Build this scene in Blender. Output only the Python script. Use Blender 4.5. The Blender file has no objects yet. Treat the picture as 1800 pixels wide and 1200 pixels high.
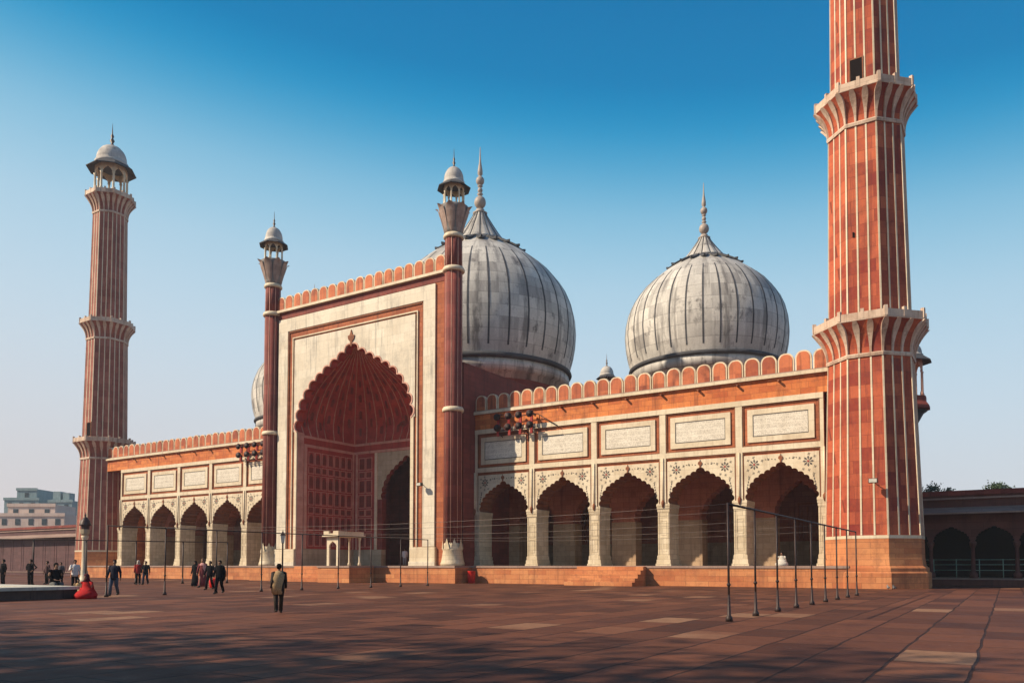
import bpy, math, random
from mathutils import Vector, Matrix
random.seed(7)
PI = math.pi
R = math.radians
scn = bpy.context.scene
COL = scn.collection

# ------------------------------------------------------------------ camera
F, W, H = 1380.0, 1800.0, 1200.0
HORIZON, CX = 993.0, 900.0
PITCH = R(2.7)
CAMZ = 1.45
YAW = math.atan2(1380.0, 2187.0)            # the courtyard axis seen 32 degrees off
cam_d = bpy.data.cameras.new('camera')
cam = bpy.data.objects.new('camera', cam_d); COL.objects.link(cam)
cam_d.sensor_width = 36.0
cam_d.lens = 36.0 * F / W
cam_d.shift_y = (HORIZON - F * math.tan(PITCH) - H / 2) / W
cam_d.clip_start = 0.1; cam_d.clip_end = 6000
cam.location = (0, 0, CAMZ)
cam.rotation_euler = (PI / 2 + PITCH, 0, YAW)
scn.camera = cam

def ground_at(px, py, z=0.0):
    """world x, y of the point at height z that a picture position shows"""
    t = (CAMZ - z) * F / max(py - HORIZON, 1e-3)
    u = (px - CX) / F * t
    return (u * math.cos(YAW) - t * math.sin(YAW), u * math.sin(YAW) + t * math.cos(YAW))

# ------------------------------------------------------------------ light
SUN_EL, SUN_AZ = R(36), R(180 + 43.5)      # azimuth from +Y towards +X
sd = Vector((math.sin(SUN_AZ) * math.cos(SUN_EL), math.cos(SUN_AZ) * math.cos(SUN_EL), math.sin(SUN_EL)))
sl = bpy.data.lights.new('sun', 'SUN'); sun = bpy.data.objects.new('sun', sl); COL.objects.link(sun)
sl.energy = 5.0; sl.angle = R(0.8); sl.color = (1.0, 0.83, 0.61)
sun.rotation_euler = sd.to_track_quat('Z', 'Y').to_euler(); sun.location = (-40, -40, 60)
world = bpy.data.worlds.new('World'); scn.world = world; world.use_nodes = True
wn = world.node_tree; wn.nodes.clear()
wo = wn.nodes.new('ShaderNodeOutputWorld'); bg = wn.nodes.new('ShaderNodeBackground')
sky = wn.nodes.new('ShaderNodeTexSky'); sky.sky_type = 'NISHITA'; sky.sun_disc = False
sky.sun_elevation = SUN_EL; sky.sun_rotation = SUN_AZ % (2 * PI)
sky.altitude = 0; sky.air_density = 1.0; sky.dust_density = 2.2; sky.ozone_density = 3.0
hs = wn.nodes.new('ShaderNodeHueSaturation'); hs.inputs['Saturation'].default_value = 1.45
hs.inputs['Hue'].default_value = 0.49
bg.inputs['Strength'].default_value = 0.12
wn.links.new(sky.outputs[0], hs.inputs['Color'])
# the dusty lower air of the city: the sky turns from deep azure overhead to pale haze low down, paler towards the sun's side
def wnode(t, **k):
    n = wn.nodes.new(t)
    for a, b in k.items(): setattr(n, a, b)
    return n
tcw = wnode('ShaderNodeTexCoord'); sepw = wnode('ShaderNodeSeparateXYZ'); wn.links.new(tcw.outputs['Generated'], sepw.inputs[0])
dotw = wnode('ShaderNodeVectorMath', operation='DOT_PRODUCT'); wn.links.new(tcw.outputs['Generated'], dotw.inputs[0]); dotw.inputs[1].default_value = (-0.8457, -0.5338, 0)
ma = wnode('ShaderNodeMath', operation='MULTIPLY_ADD'); wn.links.new(dotw.outputs['Value'], ma.inputs[0]); ma.inputs[1].default_value = -0.09; wn.links.new(sepw.outputs[2], ma.inputs[2])
cr = wnode('ShaderNodeValToRGB'); wn.links.new(ma.outputs[0], cr.inputs[0]); cr.color_ramp.interpolation = 'B_SPLINE'
def lin(c): return tuple(((v / 255 + 0.055) / 1.055) ** 2.4 if v > 10 else v / 255 / 12.92 for v in c) + (1,)
stops = [(0.0, (212, 203, 203)), (0.10, (206, 208, 213)), (0.22, (194, 212, 225)), (0.34, (168, 202, 222)), (0.42, (126, 184, 213)), (0.485, (28, 148, 196)), (0.54, (0, 122, 178)), (0.72, (0, 92, 150)), (1.0, (4, 60, 120))]
while len(cr.color_ramp.elements) < len(stops): cr.color_ramp.elements.new(0.5)
for e, (p, c) in zip(cr.color_ramp.elements, stops): e.position = p; e.color = lin(c)
gain = wnode('ShaderNodeVectorMath', operation='SCALE'); wn.links.new(cr.outputs[0], gain.inputs[0])
mg = wnode('ShaderNodeMath', operation='MULTIPLY_ADD'); wn.links.new(dotw.outputs['Value'], mg.inputs[0]); mg.inputs[1].default_value = 0.0; mg.inputs[2].default_value = 7.0
wn.links.new(mg.outputs[0], gain.inputs['Scale'])
mxw = wnode('ShaderNodeMix', data_type='RGBA'); mxw.inputs[0].default_value = 0.98
wn.links.new(hs.outputs[0], mxw.inputs[6]); wn.links.new(gain.outputs[0], mxw.inputs[7]); wn.links.new(mxw.outputs[2], bg.inputs['Color'])
wn.links.new(bg.outputs[0], wo.inputs['Surface'])
scn.view_settings.view_transform = 'Standard'; scn.view_settings.look = 'None'
scn.view_settings.exposure = 0.4; scn.view_settings.gamma = 1.0
scn.cycles.max_bounces = 8; scn.cycles.diffuse_bounces = 6; scn.cycles.volume_bounces = 0
try: scn.cycles.use_denoising = True
except Exception: pass

# ------------------------------------------------------------------ materials
class NT:
    def __init__(s, name):
        s.m = bpy.data.materials.new(name); s.m.use_nodes = True; s.t = s.m.node_tree
        s.b = s.t.nodes['Principled BSDF']
    def n(s, typ, **kw):
        nd = s.t.nodes.new(typ)
        for k, v in kw.items():
            if k.startswith('i_'):
                nd.inputs[k[2:].replace('_', ' ')].default_value = v
            else: setattr(nd, k, v)
        return nd
    def l(s, a, b): s.t.links.new(a, b)
    def math(s, op, a, b=None, c=None):
        nd = s.t.nodes.new('ShaderNodeMath'); nd.operation = op
        for i, v in enumerate((a, b, c)):
            if v is None: continue
            if isinstance(v, (int, float)): nd.inputs[i].default_value = v
            else: s.l(v, nd.inputs[i])
        return nd.outputs[0]
    def mix(s, f, a, b, mode='MIX'):
        nd = s.t.nodes.new('ShaderNodeMix'); nd.data_type = 'RGBA'; nd.blend_type = mode
        for i, v in ((0, f), (6, a), (7, b)):
            if isinstance(v, (int, float)): nd.inputs[i].default_value = v
            elif isinstance(v, tuple): nd.inputs[i].default_value = (v[0], v[1], v[2], 1)
            else: s.l(v, nd.inputs[i])
        return nd.outputs[2]
    def ramp(s, f, lo, hi, a=0.0, b=1.0):
        nd = s.t.nodes.new('ShaderNodeMapRange'); nd.clamp = True
        s.l(f, nd.inputs[0]); nd.inputs[1].default_value = lo; nd.inputs[2].default_value = hi
        nd.inputs[3].default_value = a; nd.inputs[4].default_value = b
        return nd.outputs[0]
    def noise(s, vec, scale, detail=4, rough=0.55):
        nd = s.t.nodes.new('ShaderNodeTexNoise'); nd.inputs['Scale'].default_value = scale
        nd.inputs['Detail'].default_value = detail; nd.inputs['Roughness'].default_value = rough
        s.l(vec, nd.inputs['Vector']); return nd.outputs['Fac']
    def pos(s): return s.t.nodes.new('ShaderNodeNewGeometry').outputs['Position']
    def scaled(s, v, sc):
        nd = s.t.nodes.new('ShaderNodeVectorMath'); nd.operation = 'MULTIPLY'
        s.l(v, nd.inputs[0]); nd.inputs[1].default_value = sc; return nd.outputs[0]
    def sep(s, v):
        nd = s.t.nodes.new('ShaderNodeSeparateXYZ'); s.l(v, nd.inputs[0]); return nd.outputs
    def comb(s, x, y, z):
        nd = s.t.nodes.new('ShaderNodeCombineXYZ')
        for i, v in enumerate((x, y, z)):
            if isinstance(v, (int, float)): nd.inputs[i].default_value = v
            else: s.l(v, nd.inputs[i])
        return nd.outputs[0]
    def bump(s, h, strength=0.3, dist=0.05):
        nd = s.t.nodes.new('ShaderNodeBump'); nd.inputs['Strength'].default_value = strength
        nd.inputs['Distance'].default_value = dist; s.l(h, nd.inputs['Height']); s.l(nd.outputs[0], s.b.inputs['Normal'])
    def done(s, col, rough=0.8, spec=0.3):
        if isinstance(col, tuple): s.b.inputs['Base Color'].default_value = (*col, 1)
        else: s.l(col, s.b.inputs['Base Color'])
        if isinstance(rough, float): s.b.inputs['Roughness'].default_value = rough
        else: s.l(rough, s.b.inputs['Roughness'])
        s.b.inputs['Specular IOR Level'].default_value = spec
        return s.m

def stone(name, c1, c2, dirt, bw=1.1, bh=0.42, mortar=0.55, stain=0.5, streak=0.5, rough=0.78, msize=0.012, bvar=1.0):
    """coursed stone blocks: tone differs from block to block, with stains and rain streaks of their own shape"""
    t = NT(name); p = t.pos(); x, y, z = t.sep(p)
    u = t.math('ADD', x, t.math('MULTIPLY', y, 0.83))
    bk = t.n('ShaderNodeTexBrick'); bk.offset = 0.5
    bk.inputs['Scale'].default_value = 1.0; bk.inputs['Brick Width'].default_value = bw
    bk.inputs['Row Height'].default_value = bh; bk.inputs['Mortar Size'].default_value = msize
    bk.inputs['Mortar Smooth'].default_value = 0.4
    bk.inputs['Color1'].default_value = (0, 0, 0, 1); bk.inputs['Color2'].default_value = (1, 1, 1, 1)
    bk.inputs['Mortar'].default_value = (0.5, 0.5, 0.5, 1)
    t.l(t.comb(u, z, 0.0), bk.inputs['Vector'])
    v1 = t.noise(p, 0.35, 3); v2 = t.noise(p, 3.5, 6, 0.65)
    f = t.math('ADD', t.math('MULTIPLY', bk.outputs['Color'], 0.42 * bvar),
               t.math('ADD', t.math('MULTIPLY', v1, 0.75), t.math('MULTIPLY', v2, 0.55)))
    f = t.ramp(f, 0.55, 1.15)
    col = t.mix(f, c1, c2)
    st = t.ramp(t.noise(t.scaled(p, (1, 1, 0.7)), 0.8, 6, 0.7), 0.52, 0.72, 0, stain)
    col = t.mix(st, col, dirt)
    sk = t.ramp(t.noise(t.scaled(p, (2.4, 2.4, 0.16)), 1.0, 5, 0.65), 0.54, 0.70, 0, streak)
    col = t.mix(sk, col, dirt)
    col = t.mix(t.math('MULTIPLY', bk.outputs['Fac'], mortar), col, tuple(c * 0.35 for c in dirt))
    drip = t.noise(t.scaled(p, (5.5, 5.5, 0.22)), 1.0, 6, 0.75)
    col = t.mix(t.ramp(drip, 0.55, 0.75, 0, min(1.0, streak * 0.9)), col, tuple(c * 0.6 for c in dirt))
    soot = t.noise(t.scaled(p, (1, 1, 1.3)), 2.6, 8, 0.8)
    col = t.mix(t.ramp(soot, 0.56, 0.72, 0, min(1.0, stain * 0.7)), col, tuple(c * 0.7 for c in dirt))
    g = t.noise(p, 22, 4)
    col = t.mix(t.ramp(g, 0.3, 0.7, 0, 0.22), col, tuple(c * 0.75 for c in c1))
    t.bump(t.math('SUBTRACT', t.math('MULTIPLY', v2, 0.8), bk.outputs['Fac']), 0.35, 0.03)
    return t.done(col, t.ramp(v2, 0.3, 0.7, rough - 0.12, rough + 0.1))

M = {}
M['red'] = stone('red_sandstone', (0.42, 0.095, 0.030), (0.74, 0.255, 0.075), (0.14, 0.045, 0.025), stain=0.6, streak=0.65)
M['red_tower'] = stone('tower_sandstone', (0.22, 0.024, 0.017), (0.54, 0.130, 0.055), (0.11, 0.025, 0.018), bw=0.9, bh=0.8, stain=0.55, streak=0.6, bvar=1.1)
M['far_tower'] = stone('mauve_tower_sandstone', (0.24, 0.065, 0.045), (0.42, 0.15, 0.105), (0.14, 0.05, 0.045), bw=0.9, bh=0.8, stain=0.5, streak=0.6, bvar=1.0)  # same tower stone in a browner, mauve tone
M['red_dark'] = stone('weathered_red_sandstone', (0.17, 0.035, 0.028), (0.27, 0.062, 0.045), (0.07, 0.02, 0.018))
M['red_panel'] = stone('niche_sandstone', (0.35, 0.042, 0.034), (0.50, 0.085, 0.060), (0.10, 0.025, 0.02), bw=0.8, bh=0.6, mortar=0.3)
M['plinth'] = stone('plinth_sandstone', (0.42, 0.13, 0.05), (0.62, 0.27, 0.11), (0.15, 0.06, 0.035), bw=1.6, bh=0.36, stain=0.6)
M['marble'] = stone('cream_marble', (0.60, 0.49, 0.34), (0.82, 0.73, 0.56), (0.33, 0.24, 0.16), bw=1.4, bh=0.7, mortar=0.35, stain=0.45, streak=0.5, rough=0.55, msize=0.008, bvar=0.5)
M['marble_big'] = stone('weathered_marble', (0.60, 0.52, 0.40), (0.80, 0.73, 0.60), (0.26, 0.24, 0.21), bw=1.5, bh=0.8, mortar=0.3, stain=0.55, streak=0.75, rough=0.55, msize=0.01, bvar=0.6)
M['balcony'] = stone('balcony_marble', (0.48, 0.33, 0.24), (0.70, 0.56, 0.44), (0.20, 0.11, 0.08), bw=1.0, bh=0.8, mortar=0.3, stain=0.7, streak=0.7)
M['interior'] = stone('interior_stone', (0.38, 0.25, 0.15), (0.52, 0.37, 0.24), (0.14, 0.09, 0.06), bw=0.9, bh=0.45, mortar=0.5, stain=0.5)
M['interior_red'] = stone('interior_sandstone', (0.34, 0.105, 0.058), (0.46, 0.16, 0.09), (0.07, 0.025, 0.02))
M['groove'] = stone('groove_sandstone', (0.28, 0.070, 0.028), (0.46, 0.145, 0.060), (0.11, 0.035, 0.02), stain=0.5, streak=0.6)
M['lotus'] = stone('lotus_stone', (0.26, 0.18, 0.15), (0.44, 0.33, 0.28), (0.10, 0.07, 0.06), mortar=0.2)
M['cupola'] = stone('cupola_marble', (0.40, 0.37, 0.345), (0.62, 0.58, 0.53), (0.15, 0.14, 0.14), mortar=0.2)
M['pier'] = stone('pier_marble', (0.52, 0.42, 0.28), (0.74, 0.63, 0.46), (0.30, 0.22, 0.14), bw=0.7, bh=0.38, mortar=0.55, stain=0.5, streak=0.5, rough=0.6)
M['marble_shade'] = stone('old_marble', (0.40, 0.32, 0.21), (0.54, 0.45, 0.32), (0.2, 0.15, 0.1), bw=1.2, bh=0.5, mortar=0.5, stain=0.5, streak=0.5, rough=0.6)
M['pink'] = stone('pink_trim_stone', (0.56, 0.27, 0.20), (0.68, 0.40, 0.31), (0.25, 0.1, 0.07), mortar=0.2)
M['brown'] = stone('brown_moulding_stone', (0.19, 0.065, 0.03), (0.30, 0.11, 0.05), (0.08, 0.03, 0.02), mortar=0.3)
M['grey'] = stone('grey_weathered_stone', (0.16, 0.15, 0.145), (0.30, 0.28, 0.27), (0.06, 0.06, 0.06), mortar=0.2)
M['slate'] = stone('dark_eave_stone', (0.05, 0.05, 0.055), (0.10, 0.10, 0.11), (0.03, 0.03, 0.03), mortar=0.2)
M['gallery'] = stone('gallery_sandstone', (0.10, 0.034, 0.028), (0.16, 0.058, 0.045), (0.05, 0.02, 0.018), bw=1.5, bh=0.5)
M['gallery_far'] = stone('mauve_shaded_gallery_stone', (0.085, 0.038, 0.04), (0.13, 0.06, 0.062), (0.05, 0.025, 0.027), bw=1.5, bh=0.5)  # darkened stone tone, the gallery's shade is put into its colour
M['galtrim'] = stone('gallery_trim_stone', (0.26, 0.17, 0.14), (0.36, 0.25, 0.20), (0.18, 0.12, 0.1), bw=2.0, bh=0.6)

def flat(name, c, rough=0.6, metal=0.0, var=0.25, scale=14):
    t = NT(name); p = t.pos(); f = t.noise(p, scale, 4)
    col = t.mix(t.ramp(f, 0.3, 0.7), tuple(v * (1 - var) for v in c), tuple(min(1, v * (1 + var)) for v in c))
    t.b.inputs['Metallic'].default_value = metal
    return t.done(col, rough, 0.02 if max(c) < 0.02 else 0.3)
M['black_inlay'] = flat('black_marble_inlay', (0.10, 0.085, 0.075), 0.5)
M['dark'] = flat('interior_shade_black', (0.014, 0.010, 0.010), 0.9)  # near-black colour stands in for the shade inside openings
M['iron'] = flat('painted_iron', (0.045, 0.03, 0.028), 0.5, 0.3)
M['iron_mid'] = flat('grey_iron_tube', (0.16, 0.13, 0.12), 0.45, 0.4)
M['green_rail'] = flat('pale_green_paint', (0.22, 0.36, 0.30), 0.5)
M['copper'] = flat('bronze_finial_metal', (0.13, 0.10, 0.085), 0.45, 0.5)
M['finial_stone'] = flat('pale_finial_stone', (0.36, 0.30, 0.26), 0.5)
M['horn_red'] = flat('red_horn_paint', (0.34, 0.04, 0.035), 0.45)
M['horn_dark'] = flat('horn_throat', (0.025, 0.012, 0.012), 0.6)
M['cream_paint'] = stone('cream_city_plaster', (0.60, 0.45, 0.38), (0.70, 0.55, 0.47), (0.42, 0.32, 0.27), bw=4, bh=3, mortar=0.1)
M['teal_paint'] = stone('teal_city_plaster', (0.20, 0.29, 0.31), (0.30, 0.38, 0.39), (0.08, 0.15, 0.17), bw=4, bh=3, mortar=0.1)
M['win_dark'] = flat('window_dark_glass', (0.05, 0.07, 0.08), 0.25)
M['rim'] = stone('pool_rim_marble', (0.45, 0.44, 0.38), (0.62, 0.60, 0.52), (0.22, 0.2, 0.17), bw=1.5, bh=1.5, mortar=0.4)
M['rim_side'] = stone('pool_side_stone', (0.06, 0.04, 0.035), (0.12, 0.08, 0.065), (0.03, 0.02, 0.02))
M['red_bucket'] = flat('red_enamel', (0.55, 0.015, 0.012), 0.4)
M['leaf'] = flat('green_leaves', (0.045, 0.07, 0.03), 0.7, 0, 0.5, 3)
M['bark'] = flat('brown_bark', (0.10, 0.07, 0.05), 0.9)

def dome_mat():
    """weathered marble: blocks in courses around the dome, each its own grey, black lichen in patches"""
    t = NT('dome_marble')
    tc = t.n('ShaderNodeTexCoord'); o = tc.outputs['Object']; x, y, z = t.sep(o)
    a = t.math('MULTIPLY', t.math('ADD', t.math('ARCTAN2', y, x), PI), 32 / (2 * PI))
    row = t.math('FLOOR', t.math('MULTIPLY', z, 0.85)); colm = t.math('FLOOR', a)
    wnz = t.n('ShaderNodeTexWhiteNoise'); wnz.noise_dimensions = '3D'; t.l(t.comb(colm, row, 3.0), wnz.inputs['Vector'])
    p = t.pos()
    n1 = t.noise(p, 0.22, 4, 0.6); n2 = t.noise(t.scaled(p, (1, 1, 0.6)), 0.75, 7, 0.72); n3 = t.noise(p, 7, 4, 0.6)
    f = t.math('ADD', t.math('MULTIPLY', wnz.outputs['Value'], 0.30), t.math('ADD', t.math('MULTIPLY', n1, 0.55), t.math('MULTIPLY', n2, 0.5)))
    col = t.mix(t.ramp(f, 0.35, 0.95), (0.30, 0.285, 0.265), (0.78, 0.74, 0.67))
    pick = t.ramp(wnz.outputs['Value'], 0.80, 0.90, 0, 0.6)
    col = t.mix(pick, col, (0.17, 0.155, 0.15))
    lich = t.ramp(n2, 0.545, 0.66, 0, 0.85)
    col = t.mix(lich, col, (0.09, 0.08, 0.078))
    sk = t.noise(t.comb(t.math('MULTIPLY', a, 1.7), 0.0, t.math('MULTIPLY', z, 0.13)), 1.0, 5, 0.7)
    col = t.mix(t.ramp(sk, 0.52, 0.64, 0, 0.75), col, (0.12, 0.11, 0.105))
    col = t.mix(t.ramp(sk, 0.44, 0.34, 0, 0.5), col, (0.72, 0.68, 0.61))
    fr = t.math('FRACT', t.math('MULTIPLY', z, 0.85))
    joint = t.math('LESS_THAN', fr, 0.035)
    col = t.mix(t.math('MULTIPLY', joint, 0.55), col, (0.1, 0.09, 0.085))
    col = t.mix(t.ramp(n3, 0.35, 0.7, 0, 0.25), col, (0.22, 0.2, 0.19))
    t.bump(n3, 0.2, 0.03)
    return t.done(col, 0.55, 0.35)
M['dome'] = dome_mat()

def calli_mat():
    """pale marble panel covered with lines of fine black inlaid script"""
    t = NT('inscription_marble'); p = t.pos(); x, y, z = t.sep(p)
    rowf = t.math('MULTIPLY', z, 2.4)
    n = t.noise(t.comb(t.math('MULTIPLY', x, 7.0), t.math('MULTIPLY', y, 0.0), t.math('MULTIPLY', z, 9.0)), 1.0, 3, 0.6)
    thin = t.math('ABSOLUTE', t.math('SUBTRACT', n, 0.5))
    ink = t.ramp(thin, 0.012, 0.045, 1, 0)
    gap = t.math('GREATER_THAN', t.math('FRACT', rowf), 0.16)
    ink = t.math('MULTIPLY', ink, gap)
    base = t.mix(t.ramp(t.noise(p, 2.0, 5), 0.3, 0.7), (0.62, 0.56, 0.46), (0.76, 0.70, 0.59))
    col = t.mix(t.math('MULTIPLY', ink, 0.58), base, (0.2, 0.16, 0.13))
    return t.done(col, 0.5)
M['calli'] = calli_mat()

def floor_mat():
    t = NT('courtyard_paving'); p = t.pos(); x, y, z = t.sep(p)
    bk = t.n('ShaderNodeTexBrick'); bk.offset = 0.37
    bk.inputs['Scale'].default_value = 1.0; bk.inputs['Brick Width'].default_value = 1.9
    bk.inputs['Row Height'].default_value = 1.1; bk.inputs['Mortar Size'].default_value = 0.03
    bk.inputs['Mortar Smooth'].default_value = 0.5
    bk.inputs['Color1'].default_value = (0, 0, 0, 1); bk.inputs['Color2'].default_value = (1, 1, 1, 1); bk.inputs['Mortar'].default_value = (0.4, 0.4, 0.4, 1)
    wob = t.math('ADD', t.math('MULTIPLY', t.math('SUBTRACT', t.noise(p, 0.6, 2), 0.5), 0.12), t.math('MULTIPLY', t.math('SUBTRACT', t.noise(p, 7, 4, 0.7), 0.5), 0.035))
    t.l(t.comb(t.math('ADD', y, wob), t.math('ADD', x, t.math('ADD', wob, 0.45)), 0.0), bk.inputs['Vector'])
    v1 = t.noise(p, 0.12, 4); v2 = t.noise(p, 1.3, 7, 0.7); v3 = t.noise(t.scaled(p, (1.0, 0.35, 1)), 0.5, 5, 0.65)
    f = t.math('ADD', t.math('MULTIPLY', bk.outputs['Color'], 0.6), t.math('ADD', t.math('MULTIPLY', v1, 0.4), t.math('MULTIPLY', v2, 0.45)))
    col = t.mix(t.ramp(f, 0.4, 1.15), (0.062, 0.020, 0.011), (0.195, 0.069, 0.034))
    col = t.mix(t.ramp(v3, 0.52, 0.68, 0, 0.6), col, (0.055, 0.018, 0.014))
    pale = t.ramp(bk.outputs['Color'], 0.93, 0.96, 0, 0.55)
    near = t.ramp(v1, 0.42, 0.5, 0.2, 1.0)
    col = t.mix(t.math('MULTIPLY', pale, near), col, (0.34, 0.20, 0.115))
    col = t.mix(t.math('MULTIPLY', bk.outputs['Fac'], 0.85), col, (0.022, 0.010, 0.008))
    spot = t.ramp(t.noise(p, 9, 2, 0.5), 0.70, 0.74, 0, 0.5)
    col = t.mix(spot, col, (0.30, 0.22, 0.16))
    grime = t.ramp(t.noise(p, 4.5, 5, 0.75), 0.5, 0.7, 0, 0.45)
    col = t.mix(grime, col, (0.035, 0.014, 0.010))
    t.bump(t.math('SUBTRACT', v2, t.math('MULTIPLY', bk.outputs['Fac'], 1.2)), 0.6, 0.04)
    return t.done(col, t.ramp(v2, 0.3, 0.7, 0.62, 0.85), 0.25)
M['floor'] = floor_mat()

# ------------------------------------------------------------------ mesh builder
class MB:
    def __init__(s, *mats):
        s.v, s.f, s.m, s.sm = [], [], [], []
        s.mats = list(mats); s.T = None
    def mi(s, m):
        if m is None: return 0
        if m not in s.mats: s.mats.append(m)
        return s.mats.index(m)
    def add(s, verts, faces, mat=None, smooth=False):
        o = len(s.v); k = s.mi(mat)
        for p in verts:
            p = Vector(p)
            if s.T is not None: p = s.T @ p
            s.v.append((p.x, p.y, p.z))
        for f in faces:
            s.f.append([i + o for i in f]); s.m.append(k); s.sm.append(smooth)
    def box(s, x0, x1, y0, y1, z0, z1, mat=None):
        s.add([(x0, y0, z0), (x1, y0, z0), (x1, y1, z0), (x0, y1, z0), (x0, y0, z1), (x1, y0, z1), (x1, y1, z1), (x0, y1, z1)],
              [(0, 3, 2, 1), (4, 5, 6, 7), (0, 1, 5, 4), (1, 2, 6, 5), (2, 3, 7, 6), (3, 0, 4, 7)], mat)
    def frame(s, x0, x1, z0, z1, w, y0, y1, mat=None):
        """a rectangular border lying in the facade plane"""
        s.box(x0, x0 + w, y0, y1, z0, z1, mat); s.box(x1 - w, x1, y0, y1, z0, z1, mat)
        s.box(x0 + w, x1 - w, y0, y1, z1 - w, z1, mat); s.box(x0 + w, x1 - w, y0, y1, z0, z0 + w, mat)
    def lathe(s, prof, n=24, mat=None, smooth=True, lobes=None, cx=0, cy=0, ang0=0, cap=True):
        vs, fs = [], []
        for r, z in prof:
            for k in range(n):
                a = ang0 + 2 * PI * k / n
                rr = r * (lobes(a) if lobes else 1)
                vs.append((cx + rr * math.cos(a), cy + rr * math.sin(a), z))
        for i in range(len(prof) - 1):
            for k in range(n):
                k2 = (k + 1) % n
                fs.append((i * n + k, i * n + k2, (i + 1) * n + k2, (i + 1) * n + k))
        if cap:
            fs.append(tuple(reversed(range(n)))); fs.append(tuple((len(prof) - 1) * n + k for k in range(n)))
        s.add(vs, fs, mat, smooth)
    def tube(s, pts, r, n=8, mat=None, smooth=True):
        pts = [Vector(p) for p in pts]; rs = r if isinstance(r, (list, tuple)) else [r] * len(pts)
        vs, fs = [], []
        ref = None
        for i, p in enumerate(pts):
            d = (pts[min(i + 1, len(pts) - 1)] - pts[max(i - 1, 0)])
            if d.length < 1e-9: d = Vector((0, 0, 1))
            d.normalize()
            if ref is None: ref = Vector((0, 0, 1)) if abs(d.z) < 0.9 else Vector((1, 0, 0))
            a = d.cross(ref).normalized(); b = d.cross(a).normalized(); ref = -b if False else ref
            for k in range(n):
                t = 2 * PI * k / n
                vs.append(p + a * math.cos(t) * rs[i] + b * math.sin(t) * rs[i])
        for i in range(len(pts) - 1):
            for k in range(n):
                k2 = (k + 1) % n
                fs.append((i * n + k, i * n + k2, (i + 1) * n + k2, (i + 1) * n + k))
        fs.append(tuple(reversed(range(n)))); fs.append(tuple((len(pts) - 1) * n + k for k in range(n)))
        s.add(vs, fs, mat, smooth)
    def sphere(s, c, r, mat=None, n=12, sz=1.0):
        s.lathe([(max(1e-3, r * math.sin(PI * i / 8)), c[2] - r * sz * math.cos(PI * i / 8)) for i in range(9)], n, mat, True, None, c[0], c[1], 0, False)
    def prism(s, poly, y0, y1, mat=None):
        """polygon in x,z pushed from y0 to y1"""
        n = len(poly)
        s.add([(x, y0, z) for x, z in poly] + [(x, y1, z) for x, z in poly],
              [tuple(range(n)), tuple(reversed(range(n, 2 * n)))] + [(i, n + i, n + (i + 1) % n, (i + 1) % n) for i in range(n)], mat)
    def plate(s, curve, zs, hwo, zt, y0, y1, m_front=None, m_in=None, m_back=None):
        """wall piece over an arch: the outer border is a rectangle, the hole follows curve (from springing to springing)"""
        cor = math.atan2(zt - zs, hwo)
        ang = [math.atan2(max(z - zs, 0), x) for x, z in curve]      # goes from pi down to 0
        pts = []
        for i, (x, z) in enumerate(curve):
            pts.append((x, z))
            if i + 1 < len(curve):
                for ca in (PI - cor, cor):
                    if ang[i] > ca + 1e-6 and ang[i + 1] < ca - 1e-6:
                        f = (ang[i] - ca) / (ang[i] - ang[i + 1])
                        pts.append((x + (curve[i + 1][0] - x) * f, z + (curve[i + 1][1] - z) * f))
        out = []
        last = PI
        for x, z in pts:
            a = min(math.atan2(max(z - zs, 0), x), last); last = a
            c, sn = math.cos(a), math.sin(a)
            k = min(hwo / abs(c) if abs(c) > 1e-9 else 1e9, (zt - zs) / sn if sn > 1e-9 else 1e9)
            out.append((c * k, zs + sn * k))
        n = len(pts)
        vs = [(x, y0, z) for x, z in pts] + [(x, y0, z) for x, z in out] + [(x, y1, z) for x, z in pts] + [(x, y1, z) for x, z in out]
        ff = [(i, i + 1, n + i + 1, n + i) for i in range(n - 1)]
        s.add(vs, ff, m_front)
        s.add(vs, [(2 * n + i, 3 * n + i, 3 * n + i + 1, 2 * n + i + 1) for i in range(n - 1)], m_back or m_front)
        s.add(vs, [(i, 2 * n + i, 2 * n + i + 1, i + 1) for i in range(n - 1)], m_in or m_front)
        s.add(vs, [(n + i, n + i + 1, 3 * n + i + 1, 3 * n + i) for i in range(n - 1)] + [(0, n, 3 * n, 2 * n), (n - 1, 3 * n - 1, 4 * n - 1, 2 * n - 1)], m_front)
    def build(s, name, parent=None, loc=None, rotz=None):
        me = bpy.data.meshes.new(name)
        me.from_pydata(s.v, [], s.f)
        for m in s.mats: me.materials.append(M[m] if isinstance(m, str) else m)
        me.polygons.foreach_set('material_index', s.m); me.polygons.foreach_set('use_smooth', s.sm)
        me.update()
        o = bpy.data.objects.new(name, me); COL.objects.link(o)
        if parent is not None: o.parent = parent
        if loc is not None: o.location = loc
        if rotz is not None: o.rotation_euler = (0, 0, rotz)
        return o

def empty(name, loc=(0, 0, 0), rotz=0, parent=None):
    o = bpy.data.objects.new(name, None); COL.objects.link(o); o.location = loc; o.rotation_euler = (0, 0, rotz)
    o.empty_display_size = 0.5
    if parent is not None: o.parent = parent
    return o
def tag(o, label=None, cat=None, group=None, kind=None):
    if label: o['label'] = label
    if cat: o['category'] = cat
    if group: o['group'] = group
    if kind: o['kind'] = kind
    return o
def inst(src, parent=None, loc=None, rotz=None):
    """copy of an object and everything under it, sharing meshes"""
    kids = [c for c in COL.objects if c.parent == src]
    o = src.copy(); COL.objects.link(o)
    if parent is not None: o.parent = parent
    if loc is not None: o.location = loc
    if rotz is not None: o.rotation_euler = (0, 0, rotz)
    for c in kids: inst(c, o)
    return o

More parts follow.
